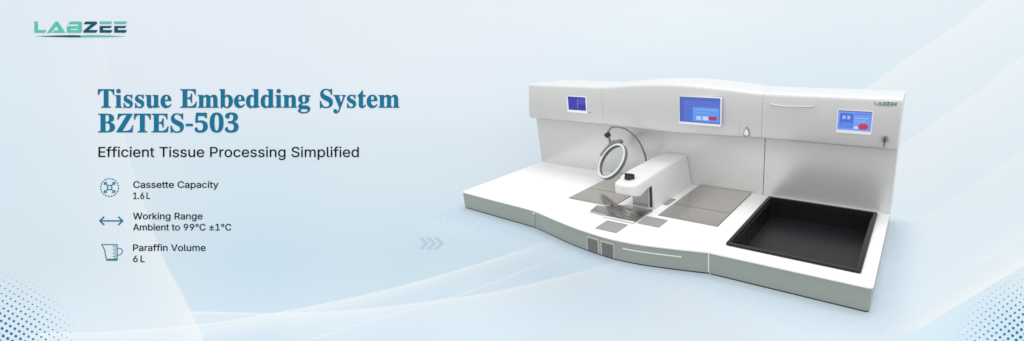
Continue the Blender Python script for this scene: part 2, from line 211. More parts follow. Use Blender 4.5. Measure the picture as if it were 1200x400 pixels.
SANS = {'.':(76,[[[38,-2],[33,-1],[29,1],[25,4],[22,7],[20,12],[20,16],[20,21],[22,26],[25,29],[29,32],[33,34],[38,35],[43,34],[47,32],[51,29],[54,26],[56,21],[56,16],[56,12],[54,7],[51,4],[47,1],[43,-1]]]),
'1':(182,[[[31,0],[31,22],[156,22],[156,0]],[[110,203],[110,0],[85,0],[85,179],[84,179],[34,143],[34,171],[79,203]]]),
'6':(181,[[[91,-3],[78,-2],[67,1],[57,6],[48,12],[40,20],[34,30],[29,40],[26,52],[25,65],[26,75],[28,85],[32,96],[37,107],[45,121],[55,136],[101,203],[129,203],[60,104],[58,104],[66,115],[78,123],[94,126],[106,125],[117,122],[126,118],[135,112],[142,105],[148,96],[152,86],[155,75],[156,63],[155,51],[152,39],[147,29],[141,20],[133,12],[124,6],[114,1],[103,-2]],[[91,19],[98,20],[105,22],[111,25],[117,29],[122,34],[126,41],[129,47],[130,55],[131,63],[130,71],[129,79],[126,85],[122,91],[117,96],[111,101],[105,104],[98,105],[91,106],[83,106],[76,104],[70,101],[64,97],[59,92],[55,86],[52,79],[51,71],[50,63],[51,55],[52,48],[55,41],[59,34],[64,29],[70,25],[76,22],[83,20]]]),
'9':(181,[[[90,206],[103,205],[114,202],[124,198],[133,191],[141,183],[147,174],[152,163],[155,151],[156,139],[155,129],[153,119],[149,108],[144,96],[136,83],[126,67],[80,0],[52,0],[121,99],[123,99],[115,88],[103,81],[87,78],[75,79],[65,81],[55,86],[46,92],[39,99],[33,108],[29,118],[26,129],[25,141],[26,153],[29,164],[34,175],[40,184],[48,191],[57,198],[67,202],[78,205]],[[90,184],[83,183],[76,182],[70,178],[64,174],[59,169],[55,163],[52,156],[51,149],[50,141],[51,133],[52,125],[55,118],[59,112],[64,107],[70,103],[76,100],[83,98],[90,97],[98,98],[105,100],[111,103],[117,107],[122,112],[126,118],[129,125],[130,132],[131,140],[130,148],[129,156],[126,163],[122,169],[117,174],[112,178],[105,182],[98,183]]]),
'A':(192,[[[7,0],[81,203],[110,203],[185,0],[158,0],[115,121],[106,149],[93,191],[98,191],[85,148],[76,121],[34,0]],[[44,57],[44,79],[148,79],[148,57]]]),
'C':(204,[[[107,-3],[90,-1],[74,3],[60,10],[47,20],[37,32],[28,46],[21,63],[17,81],[16,102],[17,122],[21,141],[28,157],[37,172],[47,184],[60,193],[74,201],[90,205],[107,206],[117,206],[127,204],[136,202],[145,198],[153,194],[161,188],[168,182],[174,175],[179,167],[183,159],[187,149],[189,139],[163,139],[161,146],[159,152],[156,158],[143,171],[126,180],[107,182],[95,181],[84,178],[73,173],[64,166],[56,157],[50,146],[45,133],[42,118],[41,102],[42,85],[45,71],[50,58],[57,47],[64,38],[74,31],[84,25],[95,22],[107,21],[126,24],[143,32],[156,46],[163,64],[189,64],[187,54],[184,45],[179,36],[174,28],[168,21],[161,15],[153,10],[145,5],[136,2],[127,-1],[117,-2]]]),
'E':(168,[[[24,0],[24,203],[149,203],[149,181],[50,181],[50,114],[142,114],[142,91],[50,91],[50,23],[150,23],[150,0]]]),
'L':(158,[[[24,0],[24,203],[50,203],[50,23],[144,23],[144,0]]]),
'P':(178,[[[24,0],[24,203],[94,203],[109,203],[122,200],[133,195],[142,189],[150,181],[156,172],[160,162],[163,151],[163,139],[163,127],[160,116],[156,106],[150,97],[142,89],[133,83],[122,78],[109,75],[94,74],[44,74],[44,97],[93,97],[103,98],[112,99],[119,102],[125,107],[130,112],[133,117],[136,124],[137,131],[138,139],[137,147],[136,154],[133,161],[130,166],[125,171],[119,175],[111,178],[103,180],[93,181],[50,181],[50,0]]]),
'R':(180,[[[24,0],[24,203],[94,203],[109,203],[122,200],[133,195],[143,189],[150,182],[156,173],[160,163],[163,153],[164,141],[163,129],[160,118],[156,109],[150,100],[143,93],[133,87],[122,83],[109,80],[94,79],[39,79],[39,102],[93,102],[103,103],[112,104],[119,107],[125,110],[130,115],[133,120],[136,126],[138,133],[138,141],[138,149],[136,156],[133,162],[130,167],[125,172],[119,176],[112,179],[103,180],[93,181],[50,181],[50,0]],[[141,0],[92,92],[121,92],[171,0]]]),
'S':(179,[[[89,-4],[75,-3],[63,0],[51,4],[41,9],[32,16],[26,24],[20,33],[17,43],[15,55],[42,55],[43,47],[46,41],[49,35],[54,30],[60,26],[67,23],[74,21],[81,20],[89,20],[98,20],[107,22],[114,24],[121,27],[127,32],[132,37],[135,42],[137,49],[138,56],[138,62],[136,67],[133,72],[129,75],[124,79],[118,82],[98,89],[73,96],[58,101],[45,108],[34,116],[27,125],[22,136],[21,149],[22,160],[25,170],[30,179],[37,187],[45,194],[55,199],[66,203],[78,205],[91,206],[104,205],[116,203],[126,199],[136,194],[144,187],[151,179],[156,171],[159,161],[160,151],[135,151],[133,161],[128,169],[121,175],[112,180],[102,182],[90,183],[82,183],[74,181],[67,179],[61,176],[56,172],[51,167],[48,162],[47,156],[46,150],[47,144],[49,138],[52,133],[57,129],[62,126],[68,123],[85,117],[106,112],[125,105],[143,95],[149,90],[154,85],[158,79],[161,72],[163,64],[163,55],[162,45],[159,35],[155,25],[148,17],[139,10],[129,4],[118,0],[104,-3]]]),
'T':(179,[[[13,181],[13,203],[167,203],[167,181],[103,181],[103,0],[77,0],[77,181]]]),
'V':(192,[[[82,0],[7,203],[34,203],[77,82],[86,55],[99,12],[94,12],[107,55],[116,82],[158,203],[185,203],[111,0]]]),
'W':(274,[[[62,0],[7,203],[33,203],[65,78],[70,58],[75,37],[79,16],[76,16],[80,37],[85,58],[90,78],[122,203],[152,203],[185,78],[190,58],[194,37],[199,16],[195,16],[200,37],[204,58],[209,78],[241,203],[268,203],[212,0],[182,0],[147,129],[141,157],[134,190],[140,190],[134,158],[127,129],[92,0]]]),
'a':(155,[[[64,-3],[55,-3],[46,-1],[38,2],[30,6],[24,11],[19,18],[15,25],[13,34],[12,43],[13,51],[14,58],[17,64],[21,69],[26,74],[31,77],[50,84],[71,88],[93,91],[106,94],[108,96],[110,99],[110,102],[110,103],[110,109],[109,114],[107,119],[104,123],[100,126],[96,129],[91,131],[85,132],[78,132],[71,132],[65,131],[60,129],[47,120],[40,110],[16,116],[20,125],[25,132],[31,138],[38,143],[45,147],[53,150],[61,152],[69,153],[78,154],[96,152],[114,144],[120,140],[125,135],[129,128],[132,120],[134,111],[135,101],[135,0],[111,0],[111,21],[109,21],[101,10],[86,0],[80,-2],[72,-3]],[[68,18],[77,19],[84,21],[91,23],[97,27],[102,32],[105,37],[108,43],[110,49],[110,55],[110,76],[104,73],[93,70],[80,68],[70,67],[54,63],[49,61],[45,59],[41,56],[39,52],[37,47],[37,42],[37,37],[39,33],[41,29],[44,26],[48,23],[52,21]]]),
'b':(170,[[[92,-3],[83,-3],[75,-1],[69,2],[55,12],[47,23],[45,23],[45,0],[21,0],[21,203],[45,203],[45,128],[47,128],[55,138],[69,149],[75,152],[83,153],[92,154],[104,153],[115,150],[125,144],[134,137],[142,128],[148,117],[152,105],[155,91],[156,76],[155,60],[152,46],[148,34],[142,23],[134,14],[125,6],[115,1],[104,-2]],[[88,19],[97,20],[105,22],[112,26],[118,32],[123,39],[126,47],[129,56],[131,65],[131,76],[131,86],[129,96],[126,104],[123,112],[118,119],[112,125],[105,129],[97,131],[88,132],[79,131],[71,129],[64,125],[59,119],[54,113],[50,105],[47,96],[46,87],[45,76],[46,65],[47,55],[50,46],[54,38],[59,31],[65,26],[72,22],[79,20]]]),
'c':(158,[[[83,-3],[70,-2],[58,1],[47,7],[37,14],[29,23],[22,34],[18,46],[15,60],[14,75],[15,90],[18,104],[22,116],[29,127],[37,137],[47,144],[58,149],[70,153],[83,154],[104,151],[122,142],[136,129],[145,111],[121,105],[116,116],[108,124],[97,130],[83,132],[73,131],[65,128],[58,124],[52,118],[47,111],[43,103],[41,94],[39,85],[39,75],[39,65],[41,56],[43,47],[47,39],[52,32],[58,26],[65,22],[73,19],[83,19],[97,21],[108,26],[117,35],[122,47],[145,41],[143,34],[140,28],[136,22],[122,9],[104,0]]]),
'd':(169,[[[78,-3],[66,-2],[55,1],[45,6],[36,14],[28,23],[22,34],[17,46],[15,60],[14,76],[15,91],[17,105],[22,117],[28,128],[36,137],[45,144],[55,150],[66,153],[78,154],[87,153],[95,152],[101,149],[115,138],[122,128],[124,128],[124,203],[149,203],[149,0],[125,0],[125,23],[123,23],[115,12],[101,2],[95,-1],[87,-3]],[[82,19],[91,20],[98,22],[105,26],[111,31],[116,38],[120,46],[122,55],[124,65],[125,76],[124,87],[123,96],[120,105],[116,113],[111,119],[105,125],[98,129],[91,131],[82,132],[73,131],[65,129],[58,125],[52,119],[47,112],[43,104],[41,96],[39,86],[39,76],[39,65],[41,56],[43,47],[47,39],[52,32],[58,26],[65,22],[73,20]]]),
'e':(162,[[[85,-3],[71,-2],[58,1],[47,7],[37,14],[29,23],[22,34],[17,46],[15,60],[14,75],[15,90],[17,103],[22,116],[29,127],[37,136],[46,144],[57,149],[69,153],[82,154],[90,153],[98,152],[106,150],[114,146],[121,142],[128,136],[134,130],[139,122],[143,113],[146,102],[148,91],[148,78],[148,68],[30,68],[30,88],[135,88],[124,81],[123,90],[122,99],[119,107],[115,115],[111,121],[105,126],[98,129],[91,131],[82,132],[73,131],[65,129],[59,125],[53,120],[48,115],[44,108],[41,100],[39,93],[38,84],[38,71],[39,60],[41,51],[44,42],[49,35],[54,29],[60,25],[68,21],[76,19],[85,18],[101,21],[114,29],[122,42],[146,36],[143,29],[139,22],[134,16],[128,10],[121,6],[113,2],[104,-1],[95,-3]]]),
'f':(102,[[[91,152],[91,131],[3,131],[3,152]],[[32,0],[32,173],[33,181],[35,188],[38,194],[43,200],[48,204],[54,208],[61,210],[68,211],[75,212],[89,211],[97,208],[91,187],[86,189],[78,190],[71,189],[66,187],[62,184],[59,180],[57,174],[57,167],[57,0]]]),
'g':(170,[[[83,-60],[72,-60],[62,-58],[54,-56],[46,-53],[39,-49],[33,-44],[28,-39],[24,-33],[20,-28],[41,-16],[49,-26],[62,-35],[68,-37],[75,-39],[83,-39],[94,-38],[104,-35],[113,-30],[119,-23],[123,-14],[125,-2],[125,27],[122,27],[115,17],[101,6],[94,4],[87,2],[78,2],[66,3],[55,6],[45,11],[36,17],[28,26],[22,36],[17,48],[15,61],[14,76],[15,91],[17,105],[22,117],[28,128],[36,137],[45,144],[55,150],[66,153],[78,154],[87,153],[95,152],[101,149],[115,138],[123,128],[125,128],[125,152],[149,152],[149,-4],[148,-16],[145,-27],[140,-36],[134,-44],[126,-50],[116,-54],[106,-58],[95,-60]],[[82,24],[91,24],[99,26],[105,30],[111,35],[116,41],[120,48],[123,57],[124,66],[125,77],[124,87],[123,97],[120,106],[116,113],[111,120],[106,125],[99,129],[91,131],[82,132],[73,131],[65,129],[58,125],[52,119],[47,113],[43,105],[41,96],[39,87],[39,77],[39,67],[41,57],[43,49],[47,42],[52,35],[58,30],[65,27],[73,24]]]),
'i':(66,[[[21,0],[21,152],[45,152],[45,0]],[[33,177],[29,178],[25,179],[22,182],[19,185],[17,189],[17,193],[17,198],[19,201],[22,205],[25,207],[29,209],[33,209],[38,209],[42,207],[46,205],[48,201],[50,198],[51,193],[50,189],[48,185],[46,182],[42,179],[38,178]]]),
'k':(152,[[[44,55],[44,85],[48,85],[114,152],[144,152],[74,80],[71,80]],[[21,0],[21,203],[45,203],[45,0]],[[118,0],[59,74],[76,91],[149,0]]]),
'l':(76,[[[56,-1],[45,0],[36,3],[30,8],[25,15],[22,23],[21,34],[21,203],[45,203],[45,39],[46,33],[47,28],[48,25],[50,23],[54,21],[58,21],[64,21],[68,22],[72,1],[65,0]]]),
'm':(244,[[[21,0],[21,152],[45,152],[45,118],[43,118],[46,126],[49,133],[53,138],[58,143],[63,147],[69,150],[75,153],[81,154],[88,154],[98,153],[107,150],[115,144],[121,137],[126,128],[128,118],[125,118],[127,125],[131,131],[135,137],[140,142],[146,147],[152,150],[159,152],[167,154],[175,154],[183,154],[191,152],[199,149],[206,144],[211,138],[216,131],[220,123],[222,113],[223,102],[223,0],[198,0],[198,101],[197,111],[194,119],[189,125],[182,129],[175,131],[167,132],[161,132],[155,130],[150,128],[145,125],[141,121],[138,116],[136,111],[135,105],[134,99],[134,0],[110,0],[110,104],[109,112],[106,119],[101,124],[95,129],[88,131],[80,132],[74,132],[68,130],[63,128],[58,125],[54,121],[50,116],[48,110],[46,103],[45,95],[45,0]]]),
'n':(164,[[[45,91],[45,0],[21,0],[21,152],[45,152],[45,115],[41,115],[46,128],[53,138],[61,145],[70,150],[80,153],[91,154],[101,153],[110,151],[118,147],[125,142],[131,136],[136,128],[140,119],[142,108],[143,96],[143,0],[118,0],[118,94],[117,105],[114,114],[109,122],[102,127],[94,131],[84,132],[77,131],[70,130],[64,127],[59,123],[54,119],[51,113],[48,107],[46,99]]]),
'o':(166,[[[83,-3],[70,-2],[58,1],[47,7],[37,14],[29,23],[22,34],[18,46],[15,60],[14,75],[15,90],[18,104],[22,116],[29,127],[37,137],[47,144],[58,149],[70,153],[83,154],[96,153],[108,149],[119,144],[129,137],[137,127],[144,116],[149,104],[151,90],[152,75],[151,60],[149,46],[144,34],[137,23],[129,14],[119,7],[108,1],[96,-2]],[[83,19],[92,19],[101,22],[108,26],[114,32],[119,39],[123,47],[126,56],[127,65],[128,75],[127,85],[126,94],[123,103],[119,111],[114,118],[108,124],[101,128],[92,131],[83,132],[73,131],[65,128],[58,124],[52,118],[47,111],[43,103],[41,94],[39,85],[39,75],[39,65],[41,56],[43,47],[47,39],[52,32],[58,26],[65,22],[73,19]]]),
'p':(170,[[[21,-57],[21,152],[45,152],[45,128],[47,128],[55,138],[69,149],[75,152],[83,153],[92,154],[104,153],[115,150],[125,144],[134,137],[142,128],[148,117],[152,105],[155,91],[156,76],[155,60],[152,46],[148,34],[142,23],[134,14],[125,6],[115,1],[104,-2],[92,-3],[83,-3],[75,-1],[69,2],[55,12],[47,23],[45,23],[45,-57]],[[88,19],[97,20],[105,22],[112,26],[118,32],[123,39],[126,47],[129,56],[131,65],[131,76],[131,86],[129,96],[126,104],[123,112],[118,119],[112,125],[105,129],[97,131],[88,132],[79,131],[71,129],[64,125],[59,119],[54,113],[50,105],[47,96],[46,87],[45,76],[46,65],[47,55],[50,46],[54,38],[59,31],[65,26],[72,22],[79,20]]]),
'r':(104,[[[21,0],[21,152],[45,152],[45,128],[46,128],[50,136],[55,142],[61,147],[68,151],[76,153],[85,154],[92,154],[97,153],[97,129],[92,130],[83,130],[76,130],[70,128],[64,126],[58,122],[54,118],[50,113],[48,108],[46,102],[45,95],[45,0]]]),
's':(146,[[[73,-3],[63,-3],[53,-1],[45,1],[37,5],[30,10],[25,15],[20,22],[17,29],[14,38],[38,43],[40,35],[44,29],[50,24],[56,21],[64,19],[73,18],[82,19],[91,21],[98,25],[103,30],[106,35],[107,41],[107,46],[105,50],[102,54],[97,57],[92,60],[85,62],[60,68],[47,72],[37,77],[29,83],[23,91],[20,100],[19,110],[20,118],[22,126],[26,133],[31,139],[38,144],[46,148],[55,151],[64,153],[75,154],[85,153],[94,152],[102,149],[108,145],[114,141],[120,136],[124,130],[127,123],[130,116],[107,111],[105,116],[101,122],[97,126],[91,130],[84,132],[75,133],[66,132],[59,130],[52,127],[47,122],[44,117],[43,111],[44,106],[46,101],[50,97],[54,94],[61,91],[69,89],[92,84],[104,80],[115,75],[122,69],[128,61],[131,52],[132,43],[132,34],[129,26],[125,19],[119,12],[112,7],[104,3],[94,-1],[84,-3]]]),
't':(91,[[[82,152],[82,131],[3,131],[3,152]],[[26,188],[50,188],[50,39],[51,33],[52,28],[54,25],[58,22],[62,20],[68,20],[74,20],[81,21],[85,1],[77,-1],[67,-2],[55,-1],[45,3],[37,9],[31,16],[27,26],[26,37]]]),
'u':(164,[[[73,-2],[63,-1],[54,1],[46,4],[39,9],[33,16],[28,23],[24,33],[22,43],[21,56],[21,152],[45,152],[45,58],[47,47],[50,37],[55,30],[62,24],[70,21],[80,20],[87,21],[94,22],[100,25],[105,28],[110,33],[113,39],[116,45],[118,53],[118,61],[118,152],[143,152],[143,0],[119,0],[119,37],[123,37],[118,24],[111,14],[103,7],[94,2],[84,-1]]]),
'y':(155,[[[19,-55],[25,-34],[29,-35],[42,-36],[45,-34],[49,-32],[52,-30],[55,-26],[58,-21],[60,-14],[65,-1],[7,152],[34,152],[66,62],[75,35],[82,8],[73,8],[81,35],[90,62],[122,152],[149,152],[82,-23],[71,-43],[66,-48],[61,-51],[56,-54],[50,-56],[43,-58],[37,-58],[26,-57]]]),
'°':(127,[[[63,113],[55,114],[47,116],[40,119],[34,124],[28,129],[23,136],[20,143],[18,151],[17,159],[18,167],[20,175],[23,182],[28,189],[34,194],[40,199],[47,202],[55,204],[63,205],[71,204],[79,202],[86,199],[93,194],[98,189],[103,182],[106,175],[108,167],[109,159],[108,151],[106,143],[103,136],[98,129],[93,124],[86,119],[79,116],[71,114]],[[63,134],[68,134],[72,135],[76,137],[85,146],[87,150],[88,154],[89,159],[88,164],[87,168],[85,172],[76,181],[72,183],[68,184],[63,185],[59,184],[54,183],[50,181],[41,172],[39,168],[38,164],[38,159],[38,154],[39,150],[41,146],[50,137],[54,135],[59,134]]]),
'±':(181,[[[26,9],[26,32],[155,32],[155,9]],[[26,90],[26,113],[155,113],[155,90]],[[79,50],[79,153],[102,153],[102,50]]])}

# ---------------------------------------------------------------- the printed backdrop board
BD = 2.75                                           # distance of the board in front of the lens axis origin
U = BD / F_PX                                       # one print unit in metres
board = Matrix((RGT, UPV, -FWD)).transposed().to_4x4()
board.translation = CAM + FWD * BD - RGT * CX * U + UPV * CY * U      # its upper left corner of the printed layout

GU0, GU1, GV0, GV1, ST = -160.0, 1360.0, -110.0, 520.0, 1.2
us = np.arange(GU0, GU1 + ST, ST); vs_ = np.arange(GV0, GV1 + ST, ST)
Ug, Vg = np.meshgrid(us, vs_)
nu, nv = len(us), len(vs_)
def lerp2(U_, V_):
    """colour washes of the print (sRGB), control values every 200 x 100 units"""
    ku = np.array([0, 120, 300, 450, 600, 800, 1000, 1200.]); kv = np.array([0, 100, 200, 300, 400.])
    T = BASE
    u = np.clip(U_, 0, 1200); v = np.clip(V_, 0, 400)
    iu = np.clip(np.searchsorted(ku, u, side='right') - 1, 0, len(ku) - 2); iv = np.clip(np.searchsorted(kv, v, side='right') - 1, 0, len(kv) - 2)
    fu = (u - ku[iu]) / (ku[iu + 1] - ku[iu]); fv = (v - kv[iv]) / (kv[iv + 1] - kv[iv])
    fu = fu * fu * (3 - 2 * fu); fv = fv * fv * (3 - 2 * fv)
    fu = fu[..., None]; fv = fv[..., None]
    return (T[iv, iu] * (1 - fu) + T[iv, iu + 1] * fu) * (1 - fv) + (T[iv + 1, iu] * (1 - fu) + T[iv + 1, iu + 1] * fu) * fv
BASE = np.array([
 [(219,230,240),(224,231,240),(225,231,240),(226,233,240),(226,233,241),(227,236,241),(224,233,240),(221,234,240)],
 [(216,230,238),(221,230,238),(222,231,239),(224,232,240),(223,232,240),(222,234,241),(218,232,240),(220,232,240)],
 [(212,227,237),(214,228,237),(209,226,236),(213,228,237),(216,229,238),(217,230,239),(217,230,239),(219,232,239)],
 [(208,225,234),(210,225,234),(201,222,235),(205,225,236),(211,229,241),(218,235,246),(220,236,246),(220,234,242)],
 [(214,231,243),(218,234,245),(210,229,243),(214,232,246),(224,242,254),(227,244,255),(224,242,252),(210,232,246)]], float)
col = lerp2(Ug, Vg)
def mixw(amount, target=(243, 247, 250)):
    global col
    a = np.clip(amount, 0, 1)[..., None]; col = col * (1 - a) + np.array(target, float) * a
def sstep(x, w): return np.clip(x / w + .5, 0, 1)
def curve(xs, ys, q): return np.interp(q, xs, ys)
# 1 the pale beam on the left: bright up to a bent edge, fading leftwards
ev = [-110, 0, 47, 90, 115, 145, 190, 228, 273, 315, 342, 400, 520]; eu = [108, 116, 120, 127, 134, 141, 151, 164, 179, 196, 212, 239, 300]
e = curve(ev, eu, Vg); d = e - Ug
st_ = curve([-110, 30, 100, 200, 300, 400, 520], [0, .06, .18, .30, .62, .9, .9], Vg)
wd = curve([0, 200, 400], [30, 60, 75], Vg)
mixw(sstep(d, 1.6) * np.exp(-np.clip(d, 0, None) / wd) * st_, (238, 242, 245))
mixw(np.exp(-(d / 1.0) ** 2) * np.clip(st_ * 1.2, 0, .35), (240, 244, 244))
# 2 the sweeping ribbons along the bottom
def ribbon(xs, vs, line, fill, fillw, tone=(246, 249, 251), x0=-1e9, x1=1e9, lw=1.0, up=False):
    y = np.interp(Ug, xs, vs); yl = Vg - y
    if up: yl = -yl
    mask = sstep(Ug - x0, 30) * sstep(x1 - Ug, 30)
    mixw(np.exp(-(yl / lw) ** 2) * line * mask, tone)
    mixw(sstep(yl, 1.5) * np.exp(-np.clip(yl, 0, None) / fillw) * fill * mask, tone)
cx_ = lambda P: list(zip(*P))
def smooth(P):
    Q = catmull([(a, b, 0) for a, b in P], 10); return [q.x for q in Q], [q.y for q in Q]
A = smooth([(-160, 402), (50, 392), (120, 390), (228, 382), (331, 366), (440, 343.5), (519, 322.5), (575, 305.5), (650, 281), (720, 254), (850, 200), (1360, -40)])
B = smooth([(-160, 480), (250, 428), (361, 399), (430, 377.5), (519, 352), (590, 327), (650, 302), (720, 272), (1360, -60)])
Cc = smooth([(-160, 362), (222, 366), (331, 368), (425, 363), (519, 352), (575, 343.5), (650, 327), (722, 308), (850, 270), (1360, 60)])
ribbon(*A, .60, .46, 13, x1=900, x0=40)
ribbon([x for x in A[0]], [y + 3 + max(0, 331 - x) * .035 for x, y in zip(*A)], .25, .12, 5, x0=215, x1=520)
ribbon([x for x in A[0]], [y + 6 + max(0, 331 - x) * .06 for x, y in zip(*A)], .22, .10, 5, x0=225, x1=460)
ribbon(*B, .50, .0, 10, x0=360, x1=800, lw=.9)
ribbon(*Cc, .60, .42, 17, x0=215, x1=950)
ribbon(*Cc, 0, .20, 60, x0=330, x1=1100)
# 3 the pale bands on the right
def band(P, line, fill, fillw, tone=(236, 240, 242), below=True, x0=-1e9, x1=1e9):
    xs, vs = cx_(P); y = np.interp(Ug, xs, vs); dd = (Vg - y) if below else (y - Vg)
    mask = sstep(Ug - x0, 60) * sstep(x1 - Ug, 60)
    mixw(sstep(dd, 1.8) * np.exp(-np.clip(dd, 0, None) / fillw) * fill * mask, tone)
    if line: mixw(np.exp(-(dd / 1.2) ** 2) * line * mask, tone)
band(x0=760, P=[(700, 290), (960, 135), (1020, 100), (1075, 60), (1120, 30), (1155, 3), (1360, -140)], line=.12, fill=.72, fillw=62)
band(x0=760, P=[(700, 400), (1040, 183), (1090, 147), (1157, 100), (1200, 64), (1360, -60)], line=.1, fill=.55, fillw=52, tone=(237, 241, 243))
band(x0=760, P=[(700, 450), (1045, 283), (1200, 175), (1360, 60)], line=0, fill=.42, fillw=46, tone=(232, 238, 242))
band([(700, 540), (1035, 400), (1080, 383), (1100, 371), (1185, 320), (1200, 311), (1360, 215)], .25, .95, 12, x0=900, tone=(244, 246, 247), below=False)
band([(700, 540), (1035, 400), (1080, 383), (1100, 371), (1185, 320), (1200, 311), (1360, 215)], 0, .45, 34, tone=(238, 242, 245), below=False, x0=900)
band([(700, 500), (960, 402), (1040, 372), (1200, 280), (1360, 180)], 0, .30, 10, tone=(242, 245, 247), below=False, x0=940)

L = col / 255.0
L = np.where(L <= .04045, L / 12.92, ((L + .055) / 1.055) ** 2.4) / BOARD_LIGHT
L = np.clip(L, 0, .985)
me = bpy.data.meshes.new('backdrop')
co = np.stack([Ug * U, -Vg * U, np.zeros_like(Ug)], -1).reshape(-1, 3)
idx = np.arange(nu * nv).reshape(nv, nu)
q = np.stack([idx[1:, :-1], idx[1:, 1:], idx[:-1, 1:], idx[:-1, :-1]], -1).reshape(-1, 4)
me.vertices.add(len(co)); me.vertices.foreach_set('co', co.ravel().astype(np.float32))
me.loops.add(q.size); me.loops.foreach_set('vertex_index', q.ravel().astype(np.int32))
me.polygons.add(len(q)); me.polygons.foreach_set('loop_start', (np.arange(len(q)) * 4).astype(np.int32))
me.update(calc_edges=True)
ca = me.color_attributes.new('print', 'FLOAT_COLOR', 'POINT')
ca.data.foreach_set('color', np.concatenate([L.reshape(-1, 3), np.ones((nu * nv, 1))], 1).ravel().astype(np.float32))
bmat = bpy.data.materials.new('printed_board'); bmat.use_nodes = True
nt = bmat.node_tree; pb = nt.nodes['Principled BSDF']; pb.inputs['Roughness'].default_value = .95; pb.inputs['Specular IOR Level'].default_value = 0
at = nt.nodes.new('ShaderNodeAttribute'); at.attribute_name = 'print'; nt.links.new(at.outputs['Color'], pb.inputs['Base Color'])
me.materials.append(bmat)
back = bpy.data.objects.new('backdrop', me); COL.objects.link(back); back.matrix_world = board
back['kind'] = 'structure'
back['label'] = 'pale blue printed backdrop with sweeping white ribbons behind the machine'
# the board's body behind the print sheet
bm = bmesh.new(); box(bm, GU0 * U, GU1 * U, -GV1 * U, -GV0 * U, -.03, -.003); link('backing_panel', bm, mat('board_core', (.7, .72, .74), .8), back)

def pl(h=.0012):
    return lambda x, y: (x * U, -y * U, h)
TEAL = ink('heading_ink', (32, 116, 150)); INK = ink('black_ink', (14, 16, 20)); ICON = ink('pictogram_ink', (38, 116, 148))
MINT = ink('mint_ink', (97, 192, 174)); DEEP = ink('deep_teal_ink', (34, 86, 102))

def text(bm, s, font, x0, x1, base, size_y, place, em, sp, bold, over):
    """set a line so that its ink spans x0..x1"""
    pen = 0; items = []; lo = 1e9; hi = -1e9
    for ch in s:
        if ch == ' ': pen += sp * em; continue
        adv, polys = font[ch]
        items.append((pen, polys)); xs = [p[0] for l in polys for p in l]
        lo = min(lo, pen + min(xs)); hi = max(hi, pen + max(xs)); pen += adv
    k = (x1 - x0) / (hi - lo); ky = size_y
    for pen, polys in items:
        tr = [[(x0 + (pen + x - lo) * k, base - y * ky) for x, y in l] for l in polys]
        if bold:
            for l in tr: stroke(bm, l, bold, over, True)
        V2 = []; E2 = []
        for l in tr:
            s0 = len(V2); V2 += [Vector(p) for p in l]; E2 += [(s0 + i, s0 + (i + 1) % len(l)) for i in range(len(l))]
        vo, eo, fo, *_r = delaunay_2d_cdt(V2, E2, [], 0, 1e-5)
        keep = [f for f in fo if winding(((vo[f[0]] + vo[f[1]] + vo[f[2]]) / 3), tr) != 0]
        used = {}
        for f in keep:
            for i in f:
                if i not in used: used[i] = bm.verts.new(place(vo[i].x, vo[i].y))
            try: bm.faces.new([used[i] for i in f])
            except ValueError: pass
def winding(p, loops):
    w_ = 0
    for l in loops:
        for i in range(len(l)):
            (x1, y1), (x2, y2) = l[i], l[(i + 1) % len(l)]
            if (y1 > p.y) != (y2 > p.y) and p.x < (x2 - x1) * (p.y - y1) / (y2 - y1) + x1: w_ += 1 if y2 > y1 else -1
    return w_
def print_text(name, lines, m, label=None):
    bm = bmesh.new()
    for a in lines: text(bm, *a[:6], pl(), a[6], *((.20, .50, pl(.0017)) if a[6] == 500 else (.11 if len(a[0]) < 6 else .20, .22 if a[5] > .035 else (.14 if len(a[0]) < 6 else .08), pl(.0017))))
    return link(name, bm, m, back, label, smooth=False)
EH, ES = 500, 400
capH = 228.0; capS = max(y for l in SANS['E'][1] for x, y in l)
print_text('heading', [("Tissue Embedding System", SERIF_BOLD, 115.3, 468, 126.3, 21.4 / capH, EH),
                       ("BZTES-503", SERIF_BOLD, 115.6, 279.5, 155.2, 21.6 / capH, EH)], TEAL)
print_text('tagline', [("Efficient Tissue Processing Simplified", SANS, 115.8, 420.5, 184.2, 11.7 / capS, ES)], INK)
print_text('caption', [("Cassette Capacity", SANS, 156.5, 256, 220.3, 7.6 / capS, ES), ("1.6 L", SANS, 156.5, 176, 233.3, 7.6 / capS, ES)], INK, 'black caption naming the cassette capacity')
print_text('caption', [("Working Range", SANS, 156.3, 237.3, 257.2, 7.6 / capS, ES), ("Ambient to 99°C ±1°C", SANS, 156.3, 271, 270.2, 7.6 / capS, ES)], INK, 'black caption naming the working range')
print_text('caption', [("Paraffin Volume", SANS, 156.3, 241, 294.2, 7.6 / capS, ES), ("6 L", SANS, 156.3, 169.8, 307.2, 7.6 / capS, ES)], INK, 'black caption naming the paraffin volume')

# pictograms
bm = bmesh.new(); P_ = pl()
n = 20
for k in range(n):
    a0 = 2 * math.pi * k / n; stroke(bm, [(128.6 + 10.4 * math.cos(a0 + t * .19), 219.9 + 10.4 * math.sin(a0 + t * .19)) for t in (0, .5, 1)], 1.25, P_)
stroke(bm, [(128.6 + 2.7 * math.cos(t), 219.9 + 2.7 * math.sin(t)) for t in [2 * math.pi * k / 20 for k in range(20)]], 1.1, P_, True)
for sx in (-1, 1):
    for sy in (-1, 1):
        c = (128.6, 219.9)
        stroke(bm, [(c[0] + sx * 2.3, c[1] + sy * 2.3), (c[0] + sx * 5.6, c[1] + sy * 5.6)], 1.15, P_)
        stroke(bm, [(c[0] + sx * 3.0, c[1] + sy * 5.7), (c[0] + sx * 5.9, c[1] + sy * 5.7), (c[0] + sx * 5.9, c[1] + sy * 3.0)], 1.15, pl(.0016))
link('pictogram', bm, ICON, back, 'dashed circle pictogram with four outward arrows', smooth=False)
bm = bmesh.new()
stroke(bm, [(118, 259), (143, 259)], 1.6, P_)
